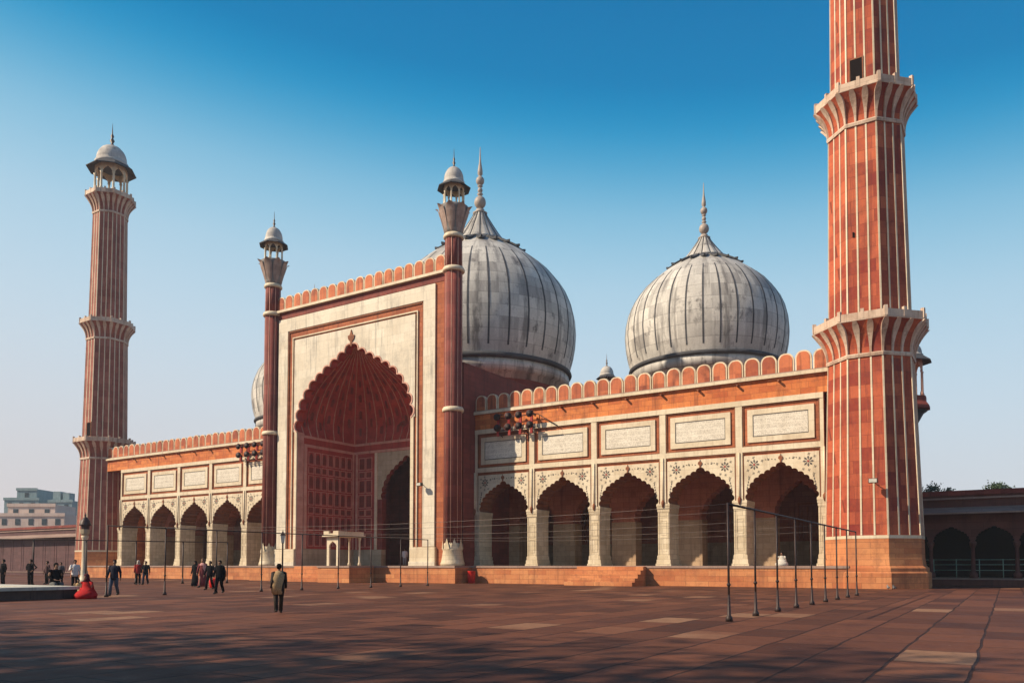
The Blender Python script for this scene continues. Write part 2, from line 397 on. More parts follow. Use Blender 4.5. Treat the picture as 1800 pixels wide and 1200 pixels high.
CP = [(1, 0), (1.0, 0.10), (0.965, 0.25), (0.89, 0.40), (0.77, 0.55), (0.64, 0.655), (0.46, 0.76), (0.26, 0.87), (0.10, 0.955), (0, 1.04)]
def arch(hw, zs, rise, lobes=9, dep=0.12, cx=0.0):
    """multifoil pointed arch from springing to springing"""
    dense = []
    for i in range(len(CP) - 1):
        p0 = CP[max(i - 1, 0)]; p1 = CP[i]; p2 = CP[i + 1]; p3 = CP[min(i + 2, len(CP) - 1)]
        for k in range(8):
            t = k / 8
            q = [0.5 * ((2 * p1[j]) + (-p0[j] + p2[j]) * t + (2 * p0[j] - 5 * p1[j] + 4 * p2[j] - p3[j]) * t * t + (-p0[j] + 3 * p1[j] - 3 * p2[j] + p3[j]) * t ** 3) for j in (0, 1)]
            dense.append((q[0] * hw, q[1] * rise))
    dense.append((0, CP[-1][1] * rise))
    L = [0]
    for a, b in zip(dense, dense[1:]): L.append(L[-1] + math.hypot(b[0] - a[0], b[1] - a[1]))
    tot = L[-1]
    def at(d):
        d = max(0, min(tot, d))
        for i in range(len(L) - 1):
            if L[i + 1] >= d:
                f = (d - L[i]) / max(1e-9, L[i + 1] - L[i]); a, b = dense[i], dense[i + 1]
                dx, dz = b[0] - a[0], b[1] - a[1]; m = math.hypot(dx, dz) or 1
                return (a[0] + dx * f, a[1] + dz * f, dz / m, -dx / m)
        return (*dense[-1], 0.7, 0.7)
    side = []
    if lobes:
        for j in range(lobes):
            for k in range(6):
                f = k / 6; x, z, nx, nz = at(tot * (j + f) / lobes)
                w = dep * math.sin(PI * f) ** 0.8
                side.append((x + nx * w, z + nz * w))
    else:
        for j in range(14):
            x, z, _, _ = at(tot * j / 14); side.append((x, z))
    side.append((0, at(tot)[1]))
    left = [(cx - x, zs + z) for x, z in side]
    return left + [(cx + x, zs + z) for x, z in reversed(side[:-1])]

# ------------------------------------------------------------------ courtyard
fl = MB('floor')
g = 60
fl.add([(-1500, -1500, 0), (1500, -1500, 0), (1500, 1500, 0), (-1500, 1500, 0)], [(0, 1, 2, 3)])
tag(fl.build('courtyard_ground'), kind='structure')

# ------------------------------------------------------------------ small pavilion used on towers and turrets
def chhatri(parent, z, r, h, eave_w, dome_h, fin_h, n=8, ang0=R(22.5), m_col='marble', names=('pavilion_column', 'pavilion_arch', 'eave', 'cupola', 'finial')):
    """open domed kiosk: columns, arches between them, sloping eave, cupola, finial; z is its floor"""
    cm = MB(m_col)
    cm.lathe([(r * 0.13, 0), (r * 0.13, h * 0.08), (r * 0.075, h * 0.14), (r * 0.065, h * 0.62), (r * 0.11, h * 0.68)], 8)
    first = None
    for k in range(n):
        a = ang0 + 2 * PI * k / n
        loc = (r * 0.93 * math.cos(a), r * 0.93 * math.sin(a), z)
        if first is None: first = cm.build(names[0], parent, loc)
        else: inst(first, parent, loc)
    am = MB(m_col)
    side = 2 * r * 0.93 * math.sin(PI / n); ap = r * 0.93 * math.cos(PI / n)
    cv = arch(side * 0.40, h * 0.62, h * 0.26, 5, side * 0.03)
    for k in range(n):
        a = ang0 + 2 * PI * (k + 0.5) / n
        am.T = Matrix.Translation((0, 0, z)) @ Matrix.Rotation(a + PI / 2, 4, 'Z') @ Matrix.Translation((0, -ap - side * 0.05, 0))
        am.plate(cv, h * 0.62, side * 0.5, h, 0, side * 0.1)
    am.build(names[1], parent)
    em = MB('slate', 'grey')
    em.lathe([(r * 0.9, z + h * 0.985), (r * 1.08, z + h * 0.99), (r + eave_w, z + h - eave_w * 0.42), (r + eave_w, z + h - eave_w * 0.34), (r * 1.1, z + h + eave_w * 0.3), (r * 1.0, z + h + eave_w * 0.34)], 8 if n == 8 else 16, 'slate', False, ang0=ang0)
    em.build(names[2], parent)
    z2 = z + h + eave_w * 0.30
    dm = MB('grey', 'dome')
    prof = [(r * 1.0, z2), (r * 1.0, z2 + dome_h * 0.15), (r * 0.90, z2 + dome_h * 0.16)]
    for i in range(1, 11):
        t = i / 10
        prof.append((max(r * 0.92 * (math.cos(t * PI / 2) ** 0.8), 0.06 * r), z2 + dome_h * (0.16 + 0.84 * math.sin(t * PI / 2) ** 1.0)))
    dm.lathe(prof, 32, 'cupola', True, lobes=lambda a: 1 - 0.02 * abs(math.sin(a * 8)))
    dm.build(names[3], parent)
    fm = MB('copper')
    z3 = z2 + dome_h
    fm.lathe([(r * 0.24, z3 - fin_h * 0.06), (r * 0.14, z3 + fin_h * 0.05), (r * 0.06, z3 + fin_h * 0.12), (r * 0.15, z3 + fin_h * 0.24), (r * 0.06, z3 + fin_h * 0.34), (r * 0.11, z3 + fin_h * 0.44), (r * 0.04, z3 + fin_h * 0.54), (0.012, z3 + fin_h)], 10)
    fm.build(names[4], parent)

# ------------------------------------------------------------------ minarets
MIN_R = [(0, 3.0), (3.2, 3.0), (14.55, 2.66)]
def octp(Rr, k, f, z, off=0.0):
    a0, a1 = R(22.5 + 45 * k), R(22.5 + 45 * (k + 1))
    x = (math.cos(a0) * (1 - f) + math.cos(a1) * f) * Rr; y = (math.sin(a0) * (1 - f) + math.sin(a1) * f) * Rr
    if off:
        am = (a0 + a1) / 2
        if f < 1e-6: am = a0
        x += math.cos(am) * off; y += math.sin(am) * off
    return Vector((x, y, z))
def minaret(loc):
    root = empty('minaret', loc)
    def oct_sec(mb, prof, mat):
        mb.lathe(prof, 8, mat, False, ang0=R(22.5))
    def strips(mb, prof, wfun, proud, mat='marble'):
        """pale inlaid bands that run up the eight faces and their corners, following prof"""
        for k in range(8):
            for q in range(3):
                f = q / 3
                a0, a1 = R(22.5 + 45 * k), R(22.5 + 45 * (k + 1))
                tv = Vector((math.cos(a1) - math.cos(a0), math.sin(a1) - math.sin(a0), 0)).normalized()
                if q == 0:
                    a9 = R(22.5 + 45 * (k - 1)); tv2 = Vector((math.cos(a0) - math.cos(a9), math.sin(a0) - math.sin(a9), 0)).normalized()
                    tv = (tv + tv2).normalized()
                vs, fs = [], []
                for i, (rr, z) in enumerate(prof):
                    w = wfun(i, len(prof)) / 2
                    c = octp(rr, k, f, z, 0.0); am = a0 if q == 0 else (a0 + a1) / 2
                    nrm = Vector((math.cos(am), math.sin(am), 0))
                    b = nrm * proud; inn = nrm * -0.12
                    vs += [c - tv * w + inn, c - tv * w + b, c + tv * w + b, c + tv * w + inn]
                n = len(prof)
                for i in range(n - 1):
                    o = i * 4
                    fs += [(o, o + 1, o + 5, o + 4), (o + 1, o + 2, o + 6, o + 5), (o + 2, o + 3, o + 7, o + 6)]
                fs += [(0, 3, 2, 1), (4 * n - 4, 4 * n - 3, 4 * n - 2, 4 * n - 1)]
                mb.add(vs, fs, mat)
    bm = MB('plinth')
    oct_sec(bm, [(3.42, -0.02), (3.42, 0.95), (3.30, 1.05), (3.30, 1.25), (3.12, 1.4), (3.05, 1.9), (3.04, 3.05)], 'plinth')
    oct_sec(bm, [(3.06, 3.052), (3.06, 3.24)], 'marble'); bm.build('base', root)
    tiers = [(3.24, 3.0, 14.45, 2.66), (17.02, 2.56, 29.3, 2.36), (31.8, 2.18, 45.3, 2.0)]
    balc = [(14.45, 2.66, 16.4, 3.58, 17.0), (29.3, 2.36, 31.15, 3.22, 31.75), (45.3, 2.0, 47.3, 2.95, 47.9)]
    for (z0, r0, z1, r1) in tiers:
        s = MB('red_tower', 'marble')
        oct_sec(s, [(r0, z0), (r1, z1)], 'red_tower')
        strips(s, [(r0, z0 + 0.02), (r1, z1 - 0.02)], lambda i, n: 0.10, 0.03)
        s.build('shaft', root)
    for (z0, r0, z1, r1, z2) in balc:
        s = MB('balcony', 'red')
        d = r1 - r0; hh = z1 - z0
        oct_sec(s, [(r0 + 0.10, z0 - 0.16), (r0 + 0.14, z0), (r0 + 0.10, z0 + 0.08)], 'balcony')
        prof = [(r0 + d * (t ** 2.1) * 0.97, z0 + 0.08 + (hh - 0.1) * t) for t in [i / 8 for i in range(9)]]
        strips(s, prof, lambda i, n: [0.12, 0.13, 0.15, 0.19, 0.25, 0.32, 0.38, 0.37, 0.22][i], 0.10, 'balcony')
        rb = MB('red_tower'); oct_sec(rb, prof, 'red_tower')
        oct_sec(s, [(r0 + 0.2, z1 - 0.02), (r1 * 0.995, z1 - 0.01), (r1, z1 + 0.02), (r1, z2 - 0.10), (r1 - 0.18, z2 - 0.06), (r1 - 0.18, z1 + 0.04), (0.3, z1 + 0.03)], 'balcony')
        cp_ = MB('balcony')
        b = s.build('balcony', root)
        rb.build('corbel', b)
        cp_.box(-0.11, 0.10, -0.10, 0.10, -0.4, 0.22); pf0 = None
        for k in range(8):
            for q in (0, 2):
                c = octp(r1 - 0.09, k, q / 4, z2 - 0.12); a = R(22.5 + 45 * k + (22.5 if q else 0))
                pf0 = cp_.build('parapet_post', b, c, a) if pf0 is None else (inst(pf0, b, c, a) and pf0)
    p = empty('pavilion', (0, 0, 0), 0, root)
    chhatri(p, 47.9, 2.0, 3.6, 0.95, 2.6, 3.0)
    root.scale = (1, 1, 1.02)
    return root
def minaret_door(root, z, w, h, off, Rr):
    """doorway on the courtyard face: a proud dark panel coloured as the shade inside"""
    ap = Rr * math.cos(R(22.5))
    d = MB('dark', 'brown')
    d.box(off - w / 2, off + w / 2, -ap - 0.045, -ap + 0.1, z, z + h, 'dark')
    d.frame(off - w / 2 - 0.08, off + w / 2 + 0.08, z - 0.0, z + h + 0.08, 0.08, -ap - 0.07, -ap - 0.0, 'brown')
    return d.build('doorway', root)
m1 = minaret((-7.3, 55.77, 0))
tag(m1, 'tall striped red sandstone minaret whose top leaves the picture, beside the sunlit arcade', 'minaret', 'minarets of the mosque')
m2 = inst(m1, None, (-96.6, 56.2, 0))
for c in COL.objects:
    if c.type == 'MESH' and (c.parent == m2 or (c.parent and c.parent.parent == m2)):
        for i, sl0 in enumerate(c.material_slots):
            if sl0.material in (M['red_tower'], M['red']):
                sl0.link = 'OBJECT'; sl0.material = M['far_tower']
m2['label'] = 'distant full-height striped minaret with domed pavilion on top, behind the lamp column'
minaret_door(m1, 31.8, 0.72, 1.75, -0.22, 2.17)
minaret_door(m2, 17.05, 0.85, 1.7, 0.55, 2.56)
dd = MB('dark'); dd.box(-0.07, 0.07, -2.2, -2.14, 27.2, 27.45); dd.box(-0.6, -0.5, -2.36, -2.30, 22.0, 22.3); dd.build('putlog_hole', m1)

# ------------------------------------------------------------------ mosque
mosque = empty('mosque', (-49.8, 55.0, 0)); mosque.scale = (1, 1, 1.012)
def part(mb, name, parent=None, loc=(0, 0, 0)):
    """part of the mosque given in world coordinates"""
    o = mb.build(name)
    if parent is None:
        o.parent = mosque; o.location = Vector(loc) - mosque.location
    else:
        o.parent = parent; o.location = loc
    return o
tag(mosque, 'red sandstone and white marble mosque with three striped domes and a tall arched portal', 'mosque')

Y0, YP, ZP = 55.07, 51.9, 1.40
XR0, XR1 = -38.51, -10.16
BAY = (XR1 - XR0) / 5
XL0, XL1 = -91.0 , -91.0 + 5 * BAY + 0.45
# platform
pm = MB('plinth', 'marble')
for x0, x1, y0, y1 in ((-94.5, -61.9, 52.75, 90), (-61.9, -37.3, 50.6, 90), (-37.3, -8.4, 52.75, 90)):
    pm.box(x0, x1, y0, y1, -0.02, ZP - 0.16, 'plinth')
    pm.box(x0 - (0.0 if x0 < -90 else 0), x1, y0 - 0.07, y1, ZP - 0.157, ZP, 'galtrim')
part(pm, 'platform')
def steps(x0, x1, yf, n=5, run=0.36):
    s = MB('plinth')
    h = (ZP - 0.05) / n
    for i in range(n):
        s.box(x0, x1, yf - run * (n - i), yf - run * (n - i - 1) - (0.002 if i < n - 1 else 0.0), 0, h * (i + 1) - 0.0, 'plinth')
    return part(s, 'steps')
steps(-55.2, -49.5, 50.52); steps(-27.2, -21.9, 52.67, 5, 0.5)
da = MB('plinth'); da.box(-49.4, -45.8, 47.5, 50.52, 0, ZP - 0.16, 'plinth'); da.box(-49.46, -45.74, 47.42, 50.52, ZP - 0.157, ZP, 'galtrim'); part(da, 'dais')

# ---- arcade bays, one shared set of meshes
cv = arch(2.34, 5.93, 2.38, 8, 0.12)
wall_mb = MB('red', 'brown')
wall_mb.plate(cv, 5.93, BAY / 2, 9.0, 0.13, 2.0, 'groove', 'brown', 'red_dark')
wall_mb.box(-BAY / 2, BAY / 2, 0.13, 2.0, 9.0, 12.87, 'groove')
fr = MB('marble')
h2 = BAY / 2
fr.box(-h2, -h2 + 0.235, 0, 0.128, 5.93, 12.5); fr.box(h2 - 0.235, h2, 0, 0.128, 5.93, 12.5)
fr.box(-h2 + 0.235, h2 - 0.235, 0, 0.128, 9.25, 9.62); fr.box(-h2, h2, -0.03, 0.128, 12.5, 12.87)
ed = MB('brown')
ed.frame(-h2 + 0.24, h2 - 0.24, 9.625, 12.495, 0.09, 0.05, 0.126, 'brown')
ed.box(-h2 + 0.24, -h2 + 0.31, 0.05, 0.126, 5.93, 9.245); ed.box(h2 - 0.31, h2 - 0.24, 0.05, 0.126, 5.93, 9.245)
ed.box(-h2 + 0.31, h2 - 0.31, 0.05, 0.126, 9.15, 9.245)
pa = MB('marble', 'black_inlay')
pa.frame(-h2 + 0.60, h2 - 0.60, 9.90, 12.18, 0.37, 0.03, 0.126, 'marble')
pa.frame(-h2 + 0.97, h2 - 0.97, 10.29, 11.80, 0.05, 0.045, 0.126, 'black_inlay')
pi_ = MB('calli'); pi_.box(-h2 + 1.02, h2 - 1.02, 0.06, 0.126, 10.34, 11.75)
sp = MB('marble', 'black_inlay')
sp.plate(cv, 5.93, 2.50, 9.0, 0.03, 0.127, 'marble', 'marble')
ro = MB('black_inlay', 'horn_red')
for sx in (-1, 1):
    cx_, cz_ = sx * 1.80, 8.36
    for k in range(8):
        a = 2 * PI * k / 8
        ro.prism([(cx_ + math.cos(a) * 0.08, cz_ + math.sin(a) * 0.08), (cx_ + math.cos(a + 0.26) * 0.27, cz_ + math.sin(a + 0.26) * 0.27),
                  (cx_ + math.cos(a) * 0.37, cz_ + math.sin(a) * 0.37), (cx_ + math.cos(a - 0.26) * 0.27, cz_ + math.sin(a - 0.26) * 0.27)], 0.015, 0.032, 'black_inlay')
    ro.prism([(cx_ + math.cos(2 * PI * k / 10) * 0.07, cz_ + math.sin(2 * PI * k / 10) * 0.07) for k in range(10)], 0.012, 0.03, 'horn_red')
    # a thin vine that follows the arch below the flower
    vp = [(sx * (2.32 - 0.04 * q), 6.6 + 0.19 * q + 0.0 * q) for q in range(5)]
    for q, (vx, vz) in enumerate(vp):
        ro.prism([(vx - 0.03, vz - 0.09), (vx + 0.035, vz), (vx - 0.03 + 0.02, vz + 0.09), (vx - 0.07, vz)], 0.018, 0.032, 'black_inlay')
    for (dx, dz) in ((-0.55, 0.22), (0.42, 0.30), (0.44, -0.38), (-0.32, -0.52), (0.36, -0.85), (0.05, -0.60), (-0.95, 0.30), (0.05, 0.48)):
        vx, vz = cx_ + sx * dx, cz_ + dz
        for a in (0.4, 1.97, 3.54, 5.11):
            ro.prism([(vx, vz), (vx + 0.07 * math.cos(a + 0.4), vz + 0.07 * math.sin(a + 0.4)), (vx + 0.11 * math.cos(a), vz + 0.11 * math.sin(a)), (vx + 0.07 * math.cos(a - 0.4), vz + 0.07 * math.sin(a - 0.4))], 0.020, 0.032, 'black_inlay')
    for q in range(5):
        vx, vz = sx * (1.25 - q * 0.22), 8.62 + 0.035 * (q % 2)
        ro.prism([(vx - 0.05, vz), (vx, vz - 0.05), (vx + 0.05, vz), (vx, vz + 0.05)], 0.018, 0.032, 'black_inlay')
fi = MB('brown')
fi.prism([(-0.05, 8.40), (0.05, 8.40), (0.05, 8.55), (0.16, 8.66), (0.13, 8.80), (0.03, 8.86), (0, 9.0), (-0.03, 8.86), (-0.13, 8.80), (-0.16, 8.66), (-0.05, 8.55)], -0.03, 0.03, 'brown')
pr = MB('pier')
pr.box(-0.44, 0.44, 0.04, 1.96, ZP + 0.75, 5.35); pr.box(-0.60, 0.60, -0.08, 2.06, ZP, ZP + 0.16); pr.box(-0.54, 0.54, -0.04, 2.03, ZP + 0.16, ZP + 0.45); pr.box(-0.49, 0.49, 0.0, 2.0, ZP + 0.45, ZP + 0.75)
pr.box(-0.47, 0.47, 0.01, 1.98, 5.35, 5.55); pr.box(-0.495, 0.495, -0.02, 2.0, 5.55, 5.75); pr.box(-0.52, 0.52, -0.05, 2.02, 5.75, 5.925)
for sx in (-1, 1): pr.box(sx * 0.36 - 0.03, sx * 0.36 + 0.03, 0.015, 0.045, ZP + 0.8, 5.3)
for z in (2.9, 4.1): pr.frame(-0.25, 0.25, z - 0.45, z + 0.6, 0.04, 0.018, 0.042)
sl_ = MB('marble', 'brown'); sl_.tube([(0, -0.03, 5.93), (0, -0.03, 9.25)], 0.07, 8, 'marble'); sl_.lathe([(0.05, 5.65), (0.13, 5.9), (0.13, 6.05), (0.05, 6.2)], 8, 'brown', True, cx=0, cy=-0.05)
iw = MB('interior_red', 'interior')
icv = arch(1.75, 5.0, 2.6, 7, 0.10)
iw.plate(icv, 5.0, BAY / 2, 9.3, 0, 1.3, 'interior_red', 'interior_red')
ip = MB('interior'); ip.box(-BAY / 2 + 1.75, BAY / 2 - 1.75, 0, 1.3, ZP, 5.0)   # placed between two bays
protos = {}
def bay_at(xc):
    if not protos:
        w = part(wall_mb, 'arch_wall', None, (xc, Y0, 0)); f = part(fr, 'marble_frame', None, (xc, Y0, 0))
        ed.build('moulding', f); 
        q = part(pa, 'inscription_panel', None, (xc, Y0, 0)); pi_.build('inscription', q)
        s_ = part(sp, 'arch_spandrel', None, (xc, Y0, 0)); ro.build('inlay_pattern', s_); fi.build('arch_finial', s_)
        i_ = part(iw, 'inner_arch', None, (xc, Y0 + 5.5, 0))
        protos['l'] = [(w, 0), (f, 0), (q, 0), (s_, 0), (i_, 5.5)]
        return
    for o, dy in protos['l']:
        inst(o, None, Vector((xc, Y0 + dy, 0)) - mosque.location)
pp = {}
def pier_at(x, inner_first=True):
    loc = Vector((x, Y0, 0)) - mosque.location
    if not pp:
        pp['a'] = part(pr, 'pier', None, (x, Y0, 0)); sl_.build('colonnette', pp['a'])
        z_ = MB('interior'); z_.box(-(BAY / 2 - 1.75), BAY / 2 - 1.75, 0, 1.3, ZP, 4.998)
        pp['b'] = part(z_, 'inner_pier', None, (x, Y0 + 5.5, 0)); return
    inst(pp['a'], None, loc)
    inst(pp['b'], None, loc + Vector((0, 5.5, 0)))
for x0 in (XR0, XL0):
    for k in range(5): bay_at(x0 + BAY * (k + 0.5))
    for k in range(6): pier_at(x0 + BAY * k)
# merlons
mh, mw = 1.34, 0.50
def merl_poly(w, h, zb=0):
    p = [(-w, zb)]
    for i in range(0, 9):
        t = i / 8
        p.append((-w * math.cos(t * PI / 2) ** 0.75, zb + h * 0.62 + h * 0.38 * (math.sin(t * PI / 2) ** 1.1)))
    return p + [(-x, z) for x, z in reversed(p[:-1])]
M['merlon'] = stone('sooty_merlon_sandstone', (0.32, 0.075, 0.038), (0.62, 0.190, 0.082), (0.09, 0.03, 0.02), bw=1.12, bh=3, stain=0.75, streak=0.7, mortar=0.0, bvar=1.4)
M['merlon_edge'] = stone('worn_merlon_edge', (0.66, 0.52, 0.35), (0.82, 0.70, 0.52), (0.2, 0.13, 0.09), stain=0.55, streak=0.4, mortar=0.1)
mm = MB('merlon_edge', 'merlon')
mm.prism(merl_poly(mw, mh), 0.04, 0.34, 'merlon_edge'); mm.prism(merl_poly(mw * 0.82, mh * 0.905, 0.03), 0.012, 0.045, 'merlon'); mm.prism(merl_poly(mw * 0.80, mh * 0.90, 0.015), 0.335, 0.38, 'merlon')
mer = {}
def merlon_at(x, y, z, sc=1.0):
    if 'm' not in mer: mer['m'] = part(mm, 'merlon', None, (x, y, z)); o = mer['m']
    else: o = inst(mer['m'], None, Vector((x, y, z)) - mosque.location)
    o.scale = (sc, 1, random.uniform(0.96, 1.03)); o.rotation_euler = (random.uniform(-.012, .012), random.uniform(-.01, .01), random.uniform(-.03, .03))
    return o
# frieze, cornice
for x0, x1, n in ((XR0, XR1 + 0.5, 25), (XL0 - 3.0, XL1 + 0.6, 29)):
    f = MB('red', 'marble')
    f.box(x0, x1, Y0 + 0.03, Y0 + 2, 12.87, 14.16, 'red'); f.box(x0, x1, Y0 - 0.05, Y0 + 0.03, 14.0, 14.16, 'red')
    part(f, 'frieze')
    c = MB('marble')
    c.box(x0, x1, Y0 - 0.22, Y0 + 2.2, 14.163, 14.40, 'marble'); c.box(x0, x1, Y0 - 0.14, Y0 + 2, 14.403, 14.48, 'galtrim')
    part(c, 'cornice')
    st = (x1 - x0) / n
    for k in range(n): merlon_at(x0 + st * (k + 0.5), Y0 - 0.02, 14.48, st / 1.08)
    zz = MB('grey')      # iron spikes of rain spouts under the cornice
for x0 in (XR0, XL0):
    s = MB('brown')
    for k in range(1, 10):
        s.box(x0 + k * BAY / 2 - 0.06, x0 + k * BAY / 2 + 0.06, Y0 - 0.35, Y0 + 0.04, 13.86, 13.98)
    part(s, 'frieze_moulding')
# hall shell: roof, ends, back, inner walls
hb = MB('red_dark', 'red')
hb.box(-92.5, -8.6, 88.0, 88.8, ZP, 14.2, 'red'); hb.box(-93.2, -92.5, Y0 + 2.0, 88.8, ZP, 14.2, 'red')
hb.box(-8.6, -8.0, Y0 + 1.0, 88.8, ZP, 14.2, 'red')
part(hb, 'hall_wall')
rf = MB('galtrim'); 
rf.box(XL0 - 1.6, -60.6, Y0 + 2.0, 88, 13.7, 14.10); rf.box(-38.5, -8.6, Y0 + 2.0, 88, 13.7, 14.10); rf.box(-60.6, -38.5, 61.0, 88, 13.7, 14.1)
part(rf, 'roof')
ce = MB('red_dark')
ce.box(XL0 - 1.6, -60.8, Y0 + 2.0, 87.9, 9.31, 9.6); ce.box(-38.3, -8.62, Y0 + 2.0, 87.9, 9.31, 9.6)
part(ce, 'ceiling')
for x0 in (XR0, XL0):
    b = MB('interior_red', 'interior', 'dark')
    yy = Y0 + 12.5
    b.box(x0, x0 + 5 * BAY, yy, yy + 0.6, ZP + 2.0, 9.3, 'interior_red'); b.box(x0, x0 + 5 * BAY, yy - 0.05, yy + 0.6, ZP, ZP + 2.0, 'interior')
    for k in range(5):
        xc = x0 + (k + 0.5) * BAY
        if k in (1, 3):
            b.prism([(x + xc, z) for x, z in ([(-1.3, ZP + 0.05)] + arch(1.3, 5.0, 1.6, 0) + [(1.3, ZP + 0.05)])], yy - 0.09, yy - 0.055, 'dark')  # flat dark arch, the doorway's shade given as colour
        else:
            for q in range(-3, 4): b.box(xc + q * 0.42 - 0.05, xc + q * 0.42 + 0.05, yy - 0.12, yy - 0.002, ZP + 2.02, 6.2, 'groove')
            b.frame(xc - 1.6, xc + 1.6, ZP + 2.02, 6.5, 0.12, yy - 0.14, yy - 0.003, 'groove')
    part(b, 'inner_wall')

# ---- portal
PX0, PX1, PC = -60.3, -39.2, -50.05
po = MB('red', 'marble_big', 'brown')
pcv = arch(6.95, 14.0, 7.0, 10, 0.34)
pcx = [(x, z) for x, z in pcv]
o_ = MB('red', 'red_dark')
o_.plate(pcv, 14.0, 9.7, 25.1, 0.14, 0.9, 'groove', 'red_panel', 'red')
o_.box(PX0 - PC, -9.7, 0.14, 1.5, ZP, 25.1, 'groove'); o_.box(9.7, PX1 - PC, 0.14, 1.5, ZP, 25.1, 'groove')
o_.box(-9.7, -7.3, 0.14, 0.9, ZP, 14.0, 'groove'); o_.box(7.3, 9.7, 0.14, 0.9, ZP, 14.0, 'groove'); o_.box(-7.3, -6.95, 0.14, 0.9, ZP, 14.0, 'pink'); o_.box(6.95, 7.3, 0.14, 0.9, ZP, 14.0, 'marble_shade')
o_.box(PX0 - PC, PX1 - PC, 0.10, 1.6, 25.103, 25.7, 'red_dark')
portal = part(o_, 'portal_wall', None, (PC, YP, 0))
fr2 = MB('marble_big', 'red', 'marble')
# outer marble band, an upturned U, on a red ground with thin pale lines
for sx in (-1, 1):
    a, b = sorted((sx * 8.35, sx * 9.62)); fr2.box(a, b, 0.0, 0.138, 3.0, 25.0, 'marble_big')
    a, b = sorted((sx * 7.62, sx * 7.72)); fr2.box(a, b, 0.02, 0.138, 3.0, 23.05, 'marble')
    a, b = sorted((sx * 8.2, sx * 8.35)); fr2.box(a, b, 0.04, 0.138, 3.0, 23.58, 'brown')
    a, b = sorted((sx * 7.06, sx * 9.75)); fr2.box(a, b, -0.12, 0.137, ZP, 2.95, 'marble')
    a, b = sorted((sx * 7.0, sx * 9.8)); fr2.box(a, b, -0.18, 0.1, ZP, 1.75, 'marble_big')
    a, b = sorted((sx * 6.97, sx * 7.3)); fr2.box(a, b, 0.02, 0.137, 2.96, 14.0, 'marble')
fr2.box(-8.35, 8.35, 0.0, 0.138, 23.75, 25.0, 'marble_big')
fr2.box(-7.62, 7.62, 0.02, 0.138, 22.95, 23.05, 'marble')
fr2.box(-8.2, 8.2, 0.04, 0.138, 23.58, 23.75, 'brown')
fr2.build('marble_band', portal)
sp2 = MB('marble_big', 'marble')
sp2.plate(pcv, 14.0, 7.42, 22.78, 0.03, 0.137, 'marble_big', 'marble')
sp2.build('arch_spandrel', portal)
# pale rim that follows the cusps
rm = MB('pink')
def rim(mb, cv, w, y0, y1, mat, cx=0, cz=None):
    n = len(cv); cz = cz if cz is not None else cv[0][1]
    outp = []
    for i, (x, z) in enumerate(cv):
        a = cv[max(i - 1, 0)]; b = cv[min(i + 1, n - 1)]
        dx, dz = b[0] - a[0], b[1] - a[1]; m = math.hypot(dx, dz) or 1
        outp.append((x - dz / m * -w * -1, z + dx / m * w))
    vs = [(x, y0, z) for x, z in cv] + [(x, y0, z) for x, z in outp] + [(x, y1, z) for x, z in cv] + [(x, y1, z) for x, z in outp]
    fs = []
    for i in range(n - 1):
        fs += [(i, i + 1, n + i + 1, n + i), (n + i, n + i + 1, 3 * n + i + 1, 3 * n + i), (i, 2 * n + i, 2 * n + i + 1, i + 1)]
    mb.add(vs, fs, mat)
rim(rm, pcv, 0.12, -0.02, 0.04, 'pink'); rm.build('arch_moulding', portal)
pf = MB('brown'); pf.prism([(-0.12, 21.1), (0.12, 21.1), (0.10, 21.5), (0.34, 21.75), (0.42, 22.05), (0.16, 22.15), (0.1, 22.3), (0, 22.6), (-0.1, 22.3), (-0.16, 22.15), (-0.42, 22.05), (-0.34, 21.75), (-0.10, 21.5)], -0.06, 0.03, 'brown')
pf.build('arch_finial', portal)
cn = MB('marble')
cn.box(PX0 - 0.2, PX1 + 0.2, YP - 0.18, YP + 1.8, 25.703, 25.93, 'marble'); cn.box(PX0 - 0.1, PX1 + 0.1, YP - 0.08, YP + 1.7, 25.933, 25.99, 'galtrim')
part(cn, 'portal_cornice')
n = 18; st = (PX1 - PX0 - 0.4) / n
for k in range(n): merlon_at(PX0 + 0.2 + st * (k + 0.5), YP + 0.02, 25.99, st / 1.10)

# portal niche: walls, fan vault
NY0, NY1, NH = YP + 0.9, 59.75, 6.95
nw = MB('red_panel', 'pink', 'marble_shade')
for sx in (-1, 1):
    nw = MB('red_panel', 'marble_shade')
    x0, x1 = sorted((PC + sx * NH, PC + sx * (NH + 0.6)))
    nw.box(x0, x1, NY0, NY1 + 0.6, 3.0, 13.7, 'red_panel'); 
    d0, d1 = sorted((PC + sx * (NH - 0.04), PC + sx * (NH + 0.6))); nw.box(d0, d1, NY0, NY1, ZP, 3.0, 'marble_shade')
    part(nw, 'niche_side_wall')
DH = 3.15
nb = MB('red_panel')
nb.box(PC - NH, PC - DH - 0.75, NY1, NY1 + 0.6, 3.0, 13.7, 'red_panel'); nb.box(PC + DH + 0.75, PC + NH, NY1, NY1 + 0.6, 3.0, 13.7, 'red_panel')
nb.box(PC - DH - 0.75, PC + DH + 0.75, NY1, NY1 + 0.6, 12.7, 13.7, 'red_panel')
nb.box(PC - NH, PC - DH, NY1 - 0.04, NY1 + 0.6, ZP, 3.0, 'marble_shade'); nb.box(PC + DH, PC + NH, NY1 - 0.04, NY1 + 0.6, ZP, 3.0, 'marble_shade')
part(nb, 'niche_wall')

